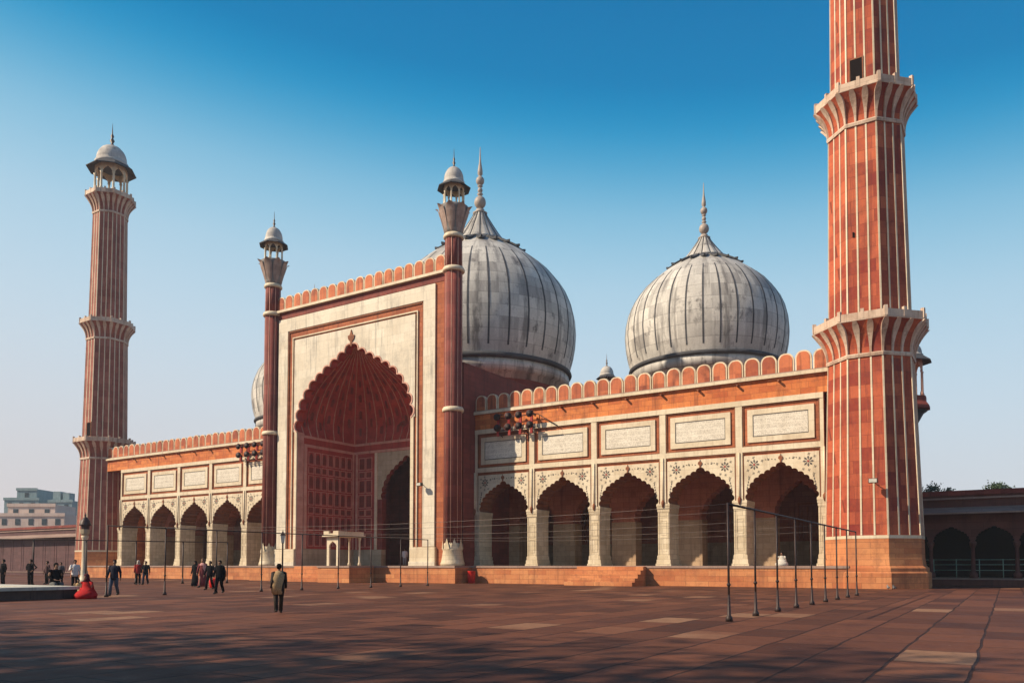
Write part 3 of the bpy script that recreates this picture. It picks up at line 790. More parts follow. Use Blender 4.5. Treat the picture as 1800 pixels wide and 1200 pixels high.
# raised niche panels on the side walls, in rows of two tall and one short
npn = MB('pink', 'red_dark')
rows = [(3.25, 4.65), (4.8, 6.2), (6.35, 7.05), (7.2, 8.55), (8.7, 10.05), (10.2, 10.9), (11.05, 12.3)]
def wall_panels(xw, sx, y0, y1, ncol):
    npn.T = Matrix.Translation((xw, 0, 0)) @ Matrix.Rotation(PI / 2 * sx, 4, 'Z')
    w = (y1 - y0) / ncol
    for (z0, z1) in rows:
        for k in range(ncol):
            a, b = y0 + k * w + 0.07, y0 + (k + 1) * w - 0.07
            if sx > 0: xa, xb = a, b
            else: xa, xb = -b, -a
            npn.frame(xa, xb, z0, z1, 0.045, -0.05, -0.001, 'pink')
            c = (xa + xb) / 2; hw_ = (xb - xa) / 2 - 0.13
            if z1 - z0 > 1:
                npn.prism([(c - hw_, z0 + 0.16), (c + hw_, z0 + 0.16), (c + hw_, z1 - 0.55), (c + hw_ * 0.6, z1 - 0.28), (c, z1 - 0.13), (c - hw_ * 0.6, z1 - 0.28), (c - hw_, z1 - 0.55)], -0.03, -0.001, 'red_dark')
            else:
                npn.prism([(c - hw_, z0 + 0.14), (c + hw_, z0 + 0.14), (c + hw_, z1 - 0.14), (c - hw_, z1 - 0.14)], -0.03, -0.001, 'red_dark')
    npn.T = None
wall_panels(PC - NH, 1, NY0 + 0.55, NY1 - 0.35, 7)
part(npn, 'niche_panel_trim'); npn = MB('pink', 'red_dark')
wall_panels(PC + NH, -1, NY0 + 0.55, NY1 - 0.35, 7)
part(npn, 'niche_panel_trim'); npn = MB('pink', 'red_dark')
for sx in (-1, 1):
    npn = MB('pink', 'red_dark')
    for (z0, z1) in rows:
        for k in range(2):
            a, b = sorted((PC + sx * (NH - 0.65 - k * 0.95), PC + sx * (NH - 1.5 - k * 0.95)))
            npn.frame(a, b, z0, z1, 0.05, NY1 - 0.05, NY1 - 0.001, 'pink')
            npn.box(a + 0.14, b - 0.14, NY1 - 0.03, NY1 - 0.001, z0 + 0.14, z1 - 0.14, 'red_dark')
    part(npn, 'niche_panel_trim')
bd = MB('pink')
for sx in (-1, 1):
    x0, x1 = sorted((PC + sx * NH, PC + sx * (NH - 0.07)))
    for (y0, y1, z0, z1) in ((NY0 + 0.05, NY0 + 0.4, 3.0, 12.7), (NY1 - 0.28, NY1 - 0.1, 3.0, 12.7), (NY0 + 0.05, NY1, 12.7, 12.95), (NY0, NY1, 13.55, 13.78)):
        bd.box(x0, x1, y0, y1, z0 + 0.002, z1, 'pink')
bd.box(PC - NH, PC + NH, NY1 - 0.08, NY1 + 0.002, 13.55, 13.78, 'pink'); bd.box(PC - NH, PC + NH, NY1 - 0.08, NY1 + 0.002, 12.72, 12.95, 'pink')
for sx in (-1, 1):
    a, b = sorted((PC + sx * (NH - 0.25), PC + sx * (NH - 0.5))); bd.box(a, b, NY1 - 0.07, NY1, 3.01, 12.7, 'pink')
    a, b = sorted((PC + sx * (DH + 0.95), PC + sx * (DH + 0.62))); bd.box(a, b, NY1 - 0.09, NY1, 3.01, 12.7, 'marble')
part(bd, 'niche_moulding')
ds = MB('marble_shade', 'red_dark')
dcv = arch(DH, 8.0, 4.0, 8, 0.16)
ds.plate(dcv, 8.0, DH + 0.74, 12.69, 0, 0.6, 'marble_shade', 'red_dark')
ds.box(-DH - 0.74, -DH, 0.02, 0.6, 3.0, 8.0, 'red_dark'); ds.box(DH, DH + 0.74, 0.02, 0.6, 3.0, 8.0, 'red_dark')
part(ds, 'inner_doorway', None, (PC, NY1, 0))
bk_ = MB('red_dark', 'marble_shade')
bk_.box(PC - 8, PC + 8, 66.0, 66.5, ZP, 13.6, 'red_dark'); bk_.box(PC - 8.0, PC - 7.5, 60.4, 66.0, ZP, 13.6, 'red_dark'); bk_.box(PC + 7.5, PC + 8, 60.4, 66, ZP, 13.6, 'red_dark')
part(bk_, 'sanctuary_wall')
# fan vault
fv = MB('red_panel', 'pink')
def base_pt(ph):
    """plan outline of the niche as seen from the middle of the opening: ph 0..pi"""
    c, s_ = math.cos(ph), math.sin(ph); d = NY1 - NY0
    k = min(NH / abs(c) if abs(c) > 1e-6 else 1e9, d / s_ if s_ > 1e-6 else 1e9)
    return (c * k, s_ * k)
prof_arch = arch(1.0, 0.0, 1.0, 0, 0)
half = [(abs(x), z / 1.04) for x, z in prof_arch[:15]]
NPH = 96
rows_v = []
for i, (hx, hz) in enumerate(half):
    row = []
    for j in range(NPH + 1):
        ph = PI * j / NPH; bx_, by_ = base_pt(ph)
        rad = math.hypot(bx_, by_); r0 = NH
        blend = (1 - hz)
        rr = (rad * blend + min(rad, r0) * (1 - blend)) * hx * (1 + 0.10 * min(1, hz * 5))
        flute = 1 + 0.045 * hx * abs(math.sin(ph * 12)) * min(1, 3 * hz)
        row.append((PC + math.cos(ph) * rr * flute, NY0 + math.sin(ph) * rr * flute, 13.78 + hz * 8.1))
    rows_v.append(row)
vs = [p for r_ in rows_v for p in r_]; nn = NPH + 1
fv.add(vs, [(i * nn + j, i * nn + j + 1, (i + 1) * nn + j + 1, (i + 1) * nn + j) for i in range(len(half) - 1) for j in range(NPH)], 'red_panel', True)
vault = part(fv, 'fan_vault')
rbm = MB('pink')
for j in range(0, NPH + 1, 4):
    pts = []
    for i, r_ in enumerate(rows_v):
        p = Vector(r_[j]); c = Vector((PC, NY0, p.z)); dv = (c - p); 
        pts.append(p + (dv.normalized() * 0.03 if dv.length > 1e-4 else Vector((0, 0, 0))))
    rbm.tube(pts, [0.055] * (len(pts) - 2) + [0.035, 0.02], 5, 'pink')
for i in (3, 6):      # zigzag courses of small niches low on the vault
    pass
rb_ = rbm.build('vault_rib', vault); 
sm_ = MB('red_dark', 'pink')
for i in range(1, 9):
    for j in range(2, NPH, 4):
        a = Vector(rows_v[i][j]); b = Vector(rows_v[i + 1][j]); c = Vector((PC, NY0, a.z)); n_ = (c - a).normalized()
        if (i + j // 4) % 2: continue
        t_ = Vector((-n_.y, n_.x, 0)); w = 0.16 * half[i][0]
        m = a.lerp(b, 0.5)
        sm_.add([a + n_ * 0.05 - t_ * w, a + n_ * 0.05 + t_ * w, b.lerp(m, 0.3) + n_ * 0.05 + t_ * w, b + n_ * 0.05, b.lerp(m, 0.3) + n_ * 0.05 - t_ * w], [(0, 1, 2, 3, 4)], 'red_dark')
sm_.build('vault_pattern', vault)
# block behind the portal
cb = MB('red_dark')
cb.box(-39.25, -38.55, YP + 1.5, 90, ZP, 18.4, 'red_dark'); cb.box(-61.0, -60.3, YP + 1.5, 90, ZP, 18.4, 'red_dark')
cb.box(-60.3, -39.25, 60.4, 90, 18.0, 18.4, 'red_dark'); cb.box(-60.3, -39.25, 60.36, 60.9, 13.7, 18.0, 'red_dark')
cb.box(-60.3, -56.75, YP + 1.5, 60.36, 17.6, 18.2); cb.box(-42.75, -39.25, YP + 1.5, 60.36, 17.6, 18.2)
part(cb, 'central_block')

# ---- portal turrets
def turret():
    t = MB('red_dark', 'pink', 'marble')
    r = 0.74
    lob = lambda a: 1 + 0.10 * abs(math.cos(a * 4)) - 0.05
    t.lathe([(r, 3.2), (r * 0.97, 25.55)], 48, 'red_turret', True, lobes=lob)
    t.lathe([(r * 0.97, 25.9), (r * 0.93, 28.5)], 48, 'red_turret', True, lobes=lob)
    for k in range(8):
        a = 2 * PI * (k + 0.5) / 8
        rr = r * 0.99
        t.tube([(rr * math.cos(a), rr * math.sin(a), 3.2), (rr * 0.965 * math.cos(a), rr * 0.965 * math.sin(a), 28.5)], 0.028, 5, 'pink')
    root = t.build('turret')
    for z, q in ((25.6, 1.28), (13.75 + 0.25, 1.22), (28.4, 1.18)):
        rg = MB('marble'); rg.lathe([(r * q * 0.92, z - 0.08), (r * q, z), (r * q, z + 0.14), (r * q * 0.9, z + 0.3), (0.5, z + 0.34)], 24, 'marble')
        rg.build('ring', root)
    bs = MB('marble')
    bs.lathe([(1.0, ZP), (1.0, ZP + 0.2), (0.94, ZP + 0.34), (0.89, ZP + 0.6), (0.80, 2.6), (0.86, 2.7), (0.80, 2.82), (0.74, 3.25)], 24, 'pier')
    for k in range(8):
        a = 2 * PI * k / 8
        bs.add([(0.9 * math.cos(a - 0.34), 0.9 * math.sin(a - 0.34), 2.75), (0.9 * math.cos(a + 0.34), 0.9 * math.sin(a + 0.34), 2.75), (0.83 * math.cos(a), 0.80 * math.sin(a), 3.6)], [(0, 1, 2)], 'pier')
    bs.build('base', root)
    lo = MB('grey', 'marble', 'slate')
    lo.lathe([(0.72, 28.7), (0.78, 29.0), (0.98, 29.9), (1.2, 30.7), (1.25, 30.95), (0.9, 31.0)], 32, 'grey', True)
    for k in range(8):
        a = 2 * PI * (k + 0.5) / 8
        pr_ = [(0.80, 28.75, .10), (0.90, 29.2, .24), (1.06, 29.8, .36), (1.26, 30.4, .40), (1.38, 30.8, .33), (1.62, 30.95, .08)]
        vs = []
        for rr, z, w in pr_:
            for s2 in (-1, 0, 1):
                q = rr - (0.0 if s2 == 0 else 0.10)
                vs.append((q * math.cos(a) - s2 * w * math.sin(a), q * math.sin(a) + s2 * w * math.cos(a), z))
        fs = []
        for i in range(len(pr_) - 1):
            for j in (0, 1): fs.append((i * 3 + j, i * 3 + j + 1, i * 3 + j + 4, i * 3 + j + 3))
        lo.add(vs, fs, 'lotus', True)
    lo.build('lotus_capital', root)
    return root
M['red_turret'] = stone('turret_sandstone', (0.13, 0.028, 0.024), (0.24, 0.058, 0.045), (0.07, 0.02, 0.018), bw=3, bh=1.0, mortar=0.5)
tr = turret(); tr.parent = mosque; tr.location = Vector((-38.55, YP + 0.05, 0)) - mosque.location
chhatri(tr, 31.0, 0.92, 1.75, 0.52, 1.5, 1.6, names=('turret_column', 'turret_arch', 'turret_eave', 'turret_cupola', 'turret_finial'))
inst(tr, None, Vector((-60.65, YP + 0.05, 0)) - mosque.location)
# rear turret: only its top shows over the parapet
rt = MB('red'); rt.lathe([(0.95, 14), (0.95, 24.3)], 8, 'red', False); rt_o = part(rt, 'rear_turret', None, (-43.1, 91.2, 0)); 
chhatri(rt_o, 24.3, 0.95, 1.0, 0.45, 1.3, 1.6, names=('turret_column', 'turret_arch', 'turret_eave', 'turret_cupola', 'turret_finial'))
# projecting balcony kiosk on the hall's side, seen past the tall minaret
jh = MB('red', 'galtrim', 'slate')
jh.box(-1.7, 0.2, -0.6, 0.6, 10.0, 14.2, 'red')
jh.lathe([(0.15, 11.6), (0.3, 12.0), (0.55, 12.6), (0.95, 13.3), (1.25, 13.5)], 8, 'slate', False, ang0=R(22.5))
jh.lathe([(1.0, 13.5), (1.45, 13.6), (1.45, 13.85), (1.2, 14.2), (1.2, 14.6), (0.9, 14.6)], 8, 'red_dark', False, ang0=R(22.5))
jo = part(jh, 'side_balcony', None, (-6.25, 69.5, 0))
chhatri(jo, 14.6, 1.0, 3.0, 0.65, 1.2, 0.9, names=('balcony_column', 'balcony_arch', 'balcony_eave', 'balcony_cupola', 'balcony_finial'), m_col='pink')

# ---- domes
DP = [(7.30, 0.1), (7.44, 0.6), (7.60, 1.2), (7.76, 2.1), (7.84, 3.2), (7.76, 4.3), (7.50, 5.4), (7.12, 6.3), (6.60, 7.1), (5.95, 7.9), (5.2, 8.6), (4.4, 9.25), (3.6, 9.8), (2.9, 10.25), (2.2, 10.65), (1.9, 10.8)]
def dome(x, y, zb, s, lift=0.0):
    d = MB('dome', 'slate')
    d.lathe([(r * s, z * s) for r, z in DP], 112, 'dome', True, cap=False)
    # dark inlaid lines down the shell
    lp = [(r, z) for r, z in DP if 0.5 < z < 8.9]
    for k in range(32):
        a = 2 * PI * (k + 0.5) / 32; c, sn = math.cos(a), math.sin(a); tx, ty = -sn, c
        vs, fs = [], []
        for i, (r, z) in enumerate(lp):
            w = (0.085 if i < len(lp) - 2 else 0.05) * s; q = r * s + 0.02; q2 = r * s - 0.1
            vs += [(q2 * c - tx * w, q2 * sn - ty * w, z * s), (q * c - tx * w * 0.8, q * sn - ty * w * 0.8, z * s + 0.012), (q * c + tx * w * 0.8, q * sn + ty * w * 0.8, z * s + 0.012), (q2 * c + tx * w, q2 * sn + ty * w, z * s)]
        m = len(lp)
        for i in range(m - 1):
            o = i * 4; fs += [(o, o + 1, o + 5, o + 4), (o + 1, o + 2, o + 6, o + 5), (o + 2, o + 3, o + 7, o + 6)]
        fs += [(0, 3, 2, 1), (4 * m - 4, 4 * m - 3, 4 * m - 2, 4 * m - 1)]
        d.add(vs, fs, 'slate')
    root = part(d, 'dome', None, (x, y, zb))
    dr = MB('dome', 'red_dark', 'slate')
    dr.lathe([(7.3 * s, 0.1 * s), (7.46 * s, 0.02 * s), (7.5 * s, -0.12 * s), (7.44 * s, -0.26 * s), (7.25 * s, -0.3 * s)], 96, 'slate', True)
    dr.lathe([(7.25 * s, -0.302 * s), (7.3 * s, -0.7 * s), (7.2 * s, -1.15 * s), (6.9 * s, -1.2 * s), (6.8 * s, -1.6 * s)], 96, 'dome', True)
    dr.lathe([(6.85 * s, -1.6 * s), (6.85 * s, 14.1 - zb)], 16, 'red_dark', False)
    dr.build('drum', root)
    cp_ = MB('dome', 'slate')
    prof = [(2.15, 10.72), (1.95, 10.95), (1.55, 11.45), (1.18, 11.95), (0.86, 12.4), (0.62, 12.75), (0.5, 13.0)]
    prof = [(r, z + lift * (z - 10.72) / 2.28) for r, z in prof]
    cp_.lathe([(r * s, z * s) for r, z in prof], 64, 'dome', True, lobes=lambda a: 1 + 0.05 * abs(math.cos(a * 8)))
    for k in range(16):
        a = 2 * PI * (k + 0.5) / 16
        cp_.tube([((r + 0.01) * s * math.cos(a), (r + 0.01) * s * math.sin(a), z * s) for r, z in prof], 0.055 * s, 5, 'slate')
    cp_.build('lotus_cap', root)
    pt = MB('slate')
    for k in range(20):
        a = 2 * PI * k / 20; c, sn = math.cos(a), math.sin(a)
        out = [(2.15, 10.78, .16), (2.7, 10.52, .33), (3.2, 10.22, .36), (3.62, 9.98, .20), (3.85, 10.02, .03)]
        vs = []
        for r, z, w in out:
            for s2 in (-1, 1): vs.append(((r * c - s2 * w * sn) * s, (r * sn + s2 * w * c) * s, (z + 0.04) * s))
            for s2 in (1, -1): vs.append(((r * c - s2 * w * sn) * s, (r * sn + s2 * w * c) * s, (z - 0.12) * s))
        fs = [(i * 4 + j, i * 4 + (j + 1) % 4, i * 4 + 4 + (j + 1) % 4, i * 4 + 4 + j) for i in range(len(out) - 1) for j in range(4)]
        pt.add(vs, fs, 'slate')
    pt.build('petal_collar', root)
    fm = MB('finial_stone', 'copper')
    def ball(z, r): return [(max(0.1, r * math.sin(PI * i / 8)), z - r * math.cos(PI * i / 8)) for i in range(9)]
    pf_ = [(0.5, 12.95), (0.58, 13.05), (0.3, 13.2), (0.34, 13.3), (0.15, 13.38)] + ball(13.84, 0.46) + [(0.14, 14.34), (0.24, 14.44), (0.12, 14.54)] + ball(14.72, 0.2) + [(0.12, 14.95), (0.22, 15.02), (0.12, 15.12)] + ball(15.42, 0.33) + [(0.1, 15.78), (0.2, 15.9), (0.19, 16.2), (0.08, 16.8), (0.02, 17.9)]
    fm.lathe([(r * s * 1.06, (12.95 + lift + (z - 12.95) * 1.14) * s) for r, z in pf_], 20, 'finial_stone', True)
    fm.build('finial', root)
    return root
dome(-24.3, 73.7, 20.1, 0.985)
dome(-50.0, 72.4, 22.5, 1.385, 0.35)
dome(-77.9, 73.7, 20.1, 1.0)

# ------------------------------------------------------------------ loudspeakers on the parapet
def horn_mesh():
    h = MB('horn_red', 'horn_dark')
    for z0, z1 in ((-0.62, -0.02),): h.box(-0.1, 0.1, 0.2, 0.4, z0, z1, 'horn_red')
    prof = [(0.05, 0.55), (0.08, 0.3), (0.13, 0.1), (0.24, -0.1), (0.42, -0.25), (0.44, -0.27), (0.42, -0.28)]
    h.T = Matrix.Rotation(PI / 2, 4, 'X') @ Matrix.Scale(0.72, 4)
    h.lathe([(r, -z) for r, z in prof], 18, 'horn_red', True, cap=False)
    h.lathe([(0.42, 0.278), (0.24, 0.115), (0.11, -0.1), (0.03, -0.3)], 18, 'horn_dark', True, cap=True)
    h.lathe([(0.12, -0.3), (0.14, -0.35), (0.14, -0.7), (0.1, -0.72)], 12, 'horn_dark', True)
    h.lathe([(0.05, 0.1), (0.09, 0.2), (0.03, 0.24)], 10, 'marble', True)
    return h
hm = horn_mesh()
def loudspeakers(x0, label, step, zc):
    root = empty('loudspeaker_array', (x0, Y0 - 0.75, zc))
    f = MB('iron')
    f.tube([(-0.4, 0.35, -1.05), (step * 3 + 0.5, 0.35, -1.05)], 0.04, 6); f.tube([(-0.4, 0.35, 0.0), (step * 3 + 0.5, 0.35, 0.0)], 0.04, 6)
    for k in (0, 3): f.tube([(k * step, 0.35, -1.4), (k * step, 0.35, 0.35)], 0.04, 6); f.tube([(k * step, 0.35, -1.4), (k * step, 0.85, -1.55)], 0.035, 6)
    f.tube([(step * 3 + 0.5, 0.35, 0), (step * 3 + 2.2, 0.6, -1.1)], 0.04, 6); f.tube([(-0.3, 0.35, -1.4), (step * 3 + 2.2, 0.35, -1.4)], 0.035, 6)
    f.build('mounting_frame', root)
    first = None
    for k in range(4):
        for j in range(2):
            loc = (k * step, 0.0, -0.92 * j)
            rz = R(random.uniform(8, 30))
            if first is None: first = hm.build('horn', root, loc, rz)
            else: inst(first, root, loc, rz)
    return tag(root, label, 'loudspeaker', 'loudspeaker arrays on the arcade roofline')
loudspeakers(-35.7, 'eight red horn loudspeakers on a frame above the sunlit arcade beside the portal', 1.06, 13.75)
loudspeakers(-68.3, 'red horn loudspeakers on a frame above the far arcade, between portal and distant minaret', 1.25, 13.95)

# ------------------------------------------------------------------ galleries around the courtyard
def gallery(x0, n, pitch, y, label, h=6.75, fz=0.55, mt='gallery'):
    root = empty('arcaded_gallery', (x0, y, 0)); tag(root, label, 'gallery', 'galleries round the courtyard')
    L = n * pitch
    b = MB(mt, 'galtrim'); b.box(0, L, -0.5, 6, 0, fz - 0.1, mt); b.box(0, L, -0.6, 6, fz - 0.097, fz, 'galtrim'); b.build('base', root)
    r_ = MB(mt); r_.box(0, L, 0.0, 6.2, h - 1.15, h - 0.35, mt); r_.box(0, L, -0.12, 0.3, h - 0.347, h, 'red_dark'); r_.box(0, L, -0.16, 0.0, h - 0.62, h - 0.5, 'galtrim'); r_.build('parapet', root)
    e = MB('galtrim', mt)
    e.add([(0, 0, h - 1.18), (L, 0, h - 1.18), (L, -1.15, h - 1.62), (0, -1.15, h - 1.62), (0, 0, h - 1.30), (L, 0, h - 1.30), (L, -1.15, h - 1.72), (0, -1.15, h - 1.72)],
          [(0, 3, 2, 1), (4, 5, 6, 7), (3, 7, 6, 2), (0, 4, 7, 3), (1, 2, 6, 5)], 'galtrim'); e.build('eave', root)
    bw = MB('dark'); bw.box(0, L, 5.6, 6.0, fz, h - 1.15, 'dark'); bw.box(-0.3, 0, 0, 6, 0, h - 1.2, mt); bw.box(L, L + 0.3, 0, 6, 0, h - 1.2, mt); bw.build('rear_wall', root)  # rear wall coloured near black to give the gallery's inner shade
    w = MB(mt); cvg = arch(pitch * 0.42, fz + 2.55, 1.05, 7, 0.07)
    w.plate(cvg, fz + 2.55, pitch / 2, h - 1.15, 0, 0.4, mt, mt)
    c = MB(mt); c.lathe([(0.26, fz), (0.26, fz + 0.3), (0.14, fz + 0.45), (0.12, fz + 2.1), (0.22, fz + 2.35), (0.24, fz + 2.55)], 12, mt)
    if mt == 'gallery_far': w = MB(mt); w.box(-pitch / 2, pitch / 2, 0, 0.4, fz, h - 1.15, mt); w.frame(-pitch * .42, pitch * .42, fz + 0.2, h - 1.5, 0.1, -0.04, 0.0, mt)
    fw = fc = None
    for k in range(n):
        loc = (pitch * (k + 0.5), 0, 0)
        fw = w.build('arch', root, loc) if fw is None else (inst(fw, root, loc) and fw)
    for k in range(n + 1):
        loc = (pitch * k, 0.2, 0)
        fc = c.build('column', root, loc) if fc is None else (inst(fc, root, loc) and fc)
    return root
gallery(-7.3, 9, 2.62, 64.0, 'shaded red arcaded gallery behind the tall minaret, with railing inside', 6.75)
gallery(-137.0, 13, 3.0, 59.0, 'dark mauve courtyard gallery beyond the pool, below the pale city buildings', 7.0, mt='gallery_far')
rl = MB('green_rail')
for z in (1.25, 1.6, 0.85): rl.tube([(-6.0, 64.9, z + 0.25), (14.0, 64.9, z + 0.25)], 0.028, 6)
for k in range(15): rl.tube([(-6.0 + k * 1.43, 64.9, 0.55), (-6.0 + k * 1.43, 64.9, 1.9)], 0.035, 6)
ro_ = rl.build('railing'); tag(ro_, 'pale green metal railing inside the shaded gallery', 'railing')

# ------------------------------------------------------------------ far city buildings
def city(name, loc, boxes, label, rz):
    root = empty(name, loc, rz); tag(root, label, 'building')
    for i, (nm, mat, x0, x1, y0, y1, z0, z1) in enumerate(boxes):
        b = MB(mat); b.box(x0, x1, y0, y1, z0, z1, mat)
        if nm != 'roof_tank': b.box(x0 - 0.2, x1 + 0.2, y0 - 0.2, y0, z1 - 0.5, z1 + 0.3, mat)
        o = b.build(nm, root)
        if nm != 'roof_tank':
            w_ = MB('win_dark')
            nx = max(1, int((x1 - x0) / 3.2))
            first = None
            for k in range(nx):
                wx = x0 + (k + 0.5) * (x1 - x0) / nx
                wm = MB('win_dark'); wm.box(-0.6, 0.6, -0.06, 0.0, 0, 1.5)
                loc2 = (wx, y0, z1 - 2.6)
                first = wm.build('window', o, loc2) if first is None else (inst(first, o, loc2) and first)
    return root
rzc = YAW
def far_at(px, depth):
    u = (px - CX) / F * depth
    return (u * math.cos(YAW) - depth * math.sin(YAW), u * math.sin(YAW) + depth * math.cos(YAW), 0)
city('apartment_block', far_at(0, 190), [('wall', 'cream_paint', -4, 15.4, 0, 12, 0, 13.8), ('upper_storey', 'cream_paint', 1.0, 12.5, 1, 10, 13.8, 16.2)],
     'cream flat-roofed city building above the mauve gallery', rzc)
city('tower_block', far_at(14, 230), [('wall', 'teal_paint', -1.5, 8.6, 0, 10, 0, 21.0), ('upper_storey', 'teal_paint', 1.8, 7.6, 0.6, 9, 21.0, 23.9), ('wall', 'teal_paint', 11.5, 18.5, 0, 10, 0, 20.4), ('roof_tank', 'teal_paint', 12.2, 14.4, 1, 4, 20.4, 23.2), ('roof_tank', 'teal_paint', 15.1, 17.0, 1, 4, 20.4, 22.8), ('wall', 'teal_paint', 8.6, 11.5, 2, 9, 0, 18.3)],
     'hazy teal stepped city block rising behind the cream building', rzc)

# ------------------------------------------------------------------ trees behind the gallery
def tree(px, depth, h, cr, label):
    root = empty('tree', far_at(px, depth)); tag(root, label, 'tree', 'trees beyond the gallery roof')
    tk = MB('bark'); tk.tube([(0, 0, 0), (0.2, 0.1, h * 0.5), (0.1, 0.3, h * 0.8)], [0.35, 0.25, 0.12], 8)
    for k in range(6):
        a = k * 1.05; tk.tube([(0.18, 0.1, h * 0.55), (cr * 0.6 * math.cos(a), cr * 0.6 * math.sin(a), h * 0.85)], [0.14, 0.04], 6)
    tk.build('trunk', root)
    cr_ = MB('leaf')
    rnd = random.Random(px)
    for c in range(26):
        a = rnd.uniform(0, 2 * PI); rr = cr * math.sqrt(rnd.random()); cz = h - cr * 0.6 + rnd.uniform(-0.5, 0.55) * cr
        cc = Vector((rr * math.cos(a), rr * math.sin(a), cz)); s_ = rnd.uniform(0.3, 0.7)
        for q in range(70):
            d = Vector((rnd.gauss(0, 1), rnd.gauss(0, 1), rnd.gauss(0, 0.8))) * s_ * 0.6
            p = cc + d; u = Vector((rnd.gauss(0, 1), rnd.gauss(0, 1), rnd.gauss(0, 1))).normalized() * 0.14; v = u.orthogonal().normalized() * 0.08
            cr_.add([p - u, p + v, p + u, p - v], [(0, 1, 2, 3)], 'leaf')
    cr_.build('crown', root)
tree(1645, 85, 9.9, 1.7, 'small leafy tree top showing over the gallery roof beside the minaret')
tree(1690, 100, 9.9, 1.1, 'thin low tree top between two others over the gallery roof')
tree(1757, 88, 10.4, 1.1, 'lone rounded tree top over the far end of the gallery roof')

# ------------------------------------------------------------------ awning frames and cables
def pole_frame(x, ys, h, label, r=0.045, dx=0.0):
    root = empty('awning_frame', (x, ys[0], 0)); tag(root, label, 'pole frame', 'iron awning frames in the courtyard')
    p = MB('iron', 'iron_mid'); p.tube([(0, 0, 0), (0, 0, h)], r, 8, 'iron'); p.lathe([(0.10, 0), (0.09, 0.10), (0.05, 0.16), (r, 0.7)], 10, 'iron')
    p.lathe([(r * 1.02, 0.9), (0.06, 0.95), (r * 1.02, 1.0)], 8, 'iron')
    first = None
    for k, y in enumerate(ys):
        loc = (dx * k, y - ys[0], 0)
        first = p.build('pole', root, loc) if first is None else (inst(first, root, loc) and first)
    t = MB('iron'); t.tube([(dx * k, y - ys[0], h - 0.03) for k, y in enumerate(ys)], 0.032, 6); t.build('top_rail', root)
    return root
YSR = [20.3 + 2.55 * k for k in range(9)]
YSL = [20.6 + 2.95 * k for k in range(9)]
pole_frame(-6.15, YSR, 3.08, 'row of dark iron poles joined by a rail, in front of the tall minaret', 0.030)
pole_frame(-35.0, YSL, 3.3, 'long row of iron poles with a rail, crossing in front of the portal', 0.034)
fr_ = empty('awning_frame', (-82.0, 23.0, 0)); tag(fr_, 'far cross row of thin iron poles, behind the group of walking people', 'pole frame', 'iron awning frames in the courtyard')
A_, B_ = Vector((*ground_at(-40, 1029), 0)), Vector((*ground_at(400, 1024), 0))
fr_.location = A_
p = MB('iron'); p.tube([(0, 0, 0), (0, 0, 3.35)], 0.05, 8); p.lathe([(0.13, 0), (0.06, 0.2), (0.05, 0.5)], 8)
first = None
for k in range(6):
    loc = (B_ - A_) * (k / 5)
    first = p.build('pole', fr_, loc) if first is None else (inst(first, fr_, loc) and first)
t = MB('iron'); t.tube([(0, 0, 3.33), (B_ - A_) + Vector((0, 0, 3.33))], 0.04, 6); t.build('top_rail', fr_)
for k in (0, 1, 3, 5, 7):
    yl, yr = YSL[k], YSR[k]
    pts = []
    for i in range(17):
        f = i / 16
        pts.append((-35.0 + 28.85 * f, yl + (yr - yl) * f, 3.27 + (3.05 - 3.27) * f - 0.30 * 4 * f * (1 - f)))
    c = MB('iron_mid'); c.tube(pts, 0.005, 5)
    tag(c.build('cable'), 'thin sagging cable strung across the courtyard between the two long pole rows', 'cable', 'cables strung between the pole rows')

# ------------------------------------------------------------------ ablution pool corner
pxk, pyk = ground_at(138, 1051)
pl = empty('ablution_pool', (pxk, pyk, 0)); tag(pl, 'low raised pool with pale stone rim and dark side, where someone sits', 'pool')
s = MB('rim_side'); s.box(-0.5, 0, -15, 0, 0, 0.40); s.box(-15, -0.5, -0.5, 0, 0, 0.40); s.box(-15, -0.5, -15, -14.5, 0, 0.40); s.box(-15, -14.5, -14.5, -0.5, 0, 0.40); s.build('side_wall', pl)
s = MB('rim'); s.box(-1.4, 0.1, -15.1, 0.1, 0.402, 0.54); s.box(-15.1, -1.4, -1.4, 0.1, 0.402, 0.54); s.box(-15.1, -1.4, -15.1, -13.6, 0.402, 0.54); s.box(-15.1, -13.6, -13.6, -1.4, 0.402, 0.54); s.build('rim', pl)
wt = NT('pool_water'); wt.b.inputs['Roughness'].default_value = 0.05; wt.b.inputs['Base Color'].default_value = (0.02, 0.035, 0.03, 1)
M['water'] = wt.m; wt.bump(wt.noise(wt.pos(), 5, 3), 0.2, 0.02)
s = MB('water'); s.box(-14.0, -0.9, -14.0, -0.9, 0.05, 0.38); s.build('water', pl)

# ------------------------------------------------------------------ lamp column, lamp post
lx, ly = ground_at(149, 1024)
lc = empty('lamp_column', (lx, ly, 0)); tag(lc, 'pale stone lamp column with dark domed lantern in front of the distant minaret', 'lamp column')
s = MB('marble'); s.lathe([(0.42, 0), (0.42, 0.25), (0.33, 0.3), (0.30, 0.9), (0.22, 1.1), (0.19, 3.5), (0.26, 3.7), (0.3, 3.85)], 16); s.build('column', lc)
s = MB('horn_red', 'iron', 'marble'); s.lathe([(0.22, 3.85), (0.34, 4.05), (0.38, 4.35), (0.38, 4.4)], 8, 'marble_shade', False); s.lathe([(0.30, 4.4), (0.34, 4.75)], 8, 'iron', False); s.build('lantern', lc)
s = MB('iron'); s.lathe([(0.46, 4.72), (0.44, 4.8), (0.34, 5.1), (0.16, 5.35), (0.05, 5.45), (0.08, 5.52), (0.015, 5.8)], 12); s.build('cap', lc)
lx, ly = ground_at(497, 1031)
lp_ = empty('lamp_post', (lx, ly, 0)); tag(lp_, 'slim black lamp post with small white square lantern near the portal base', 'lamp post')
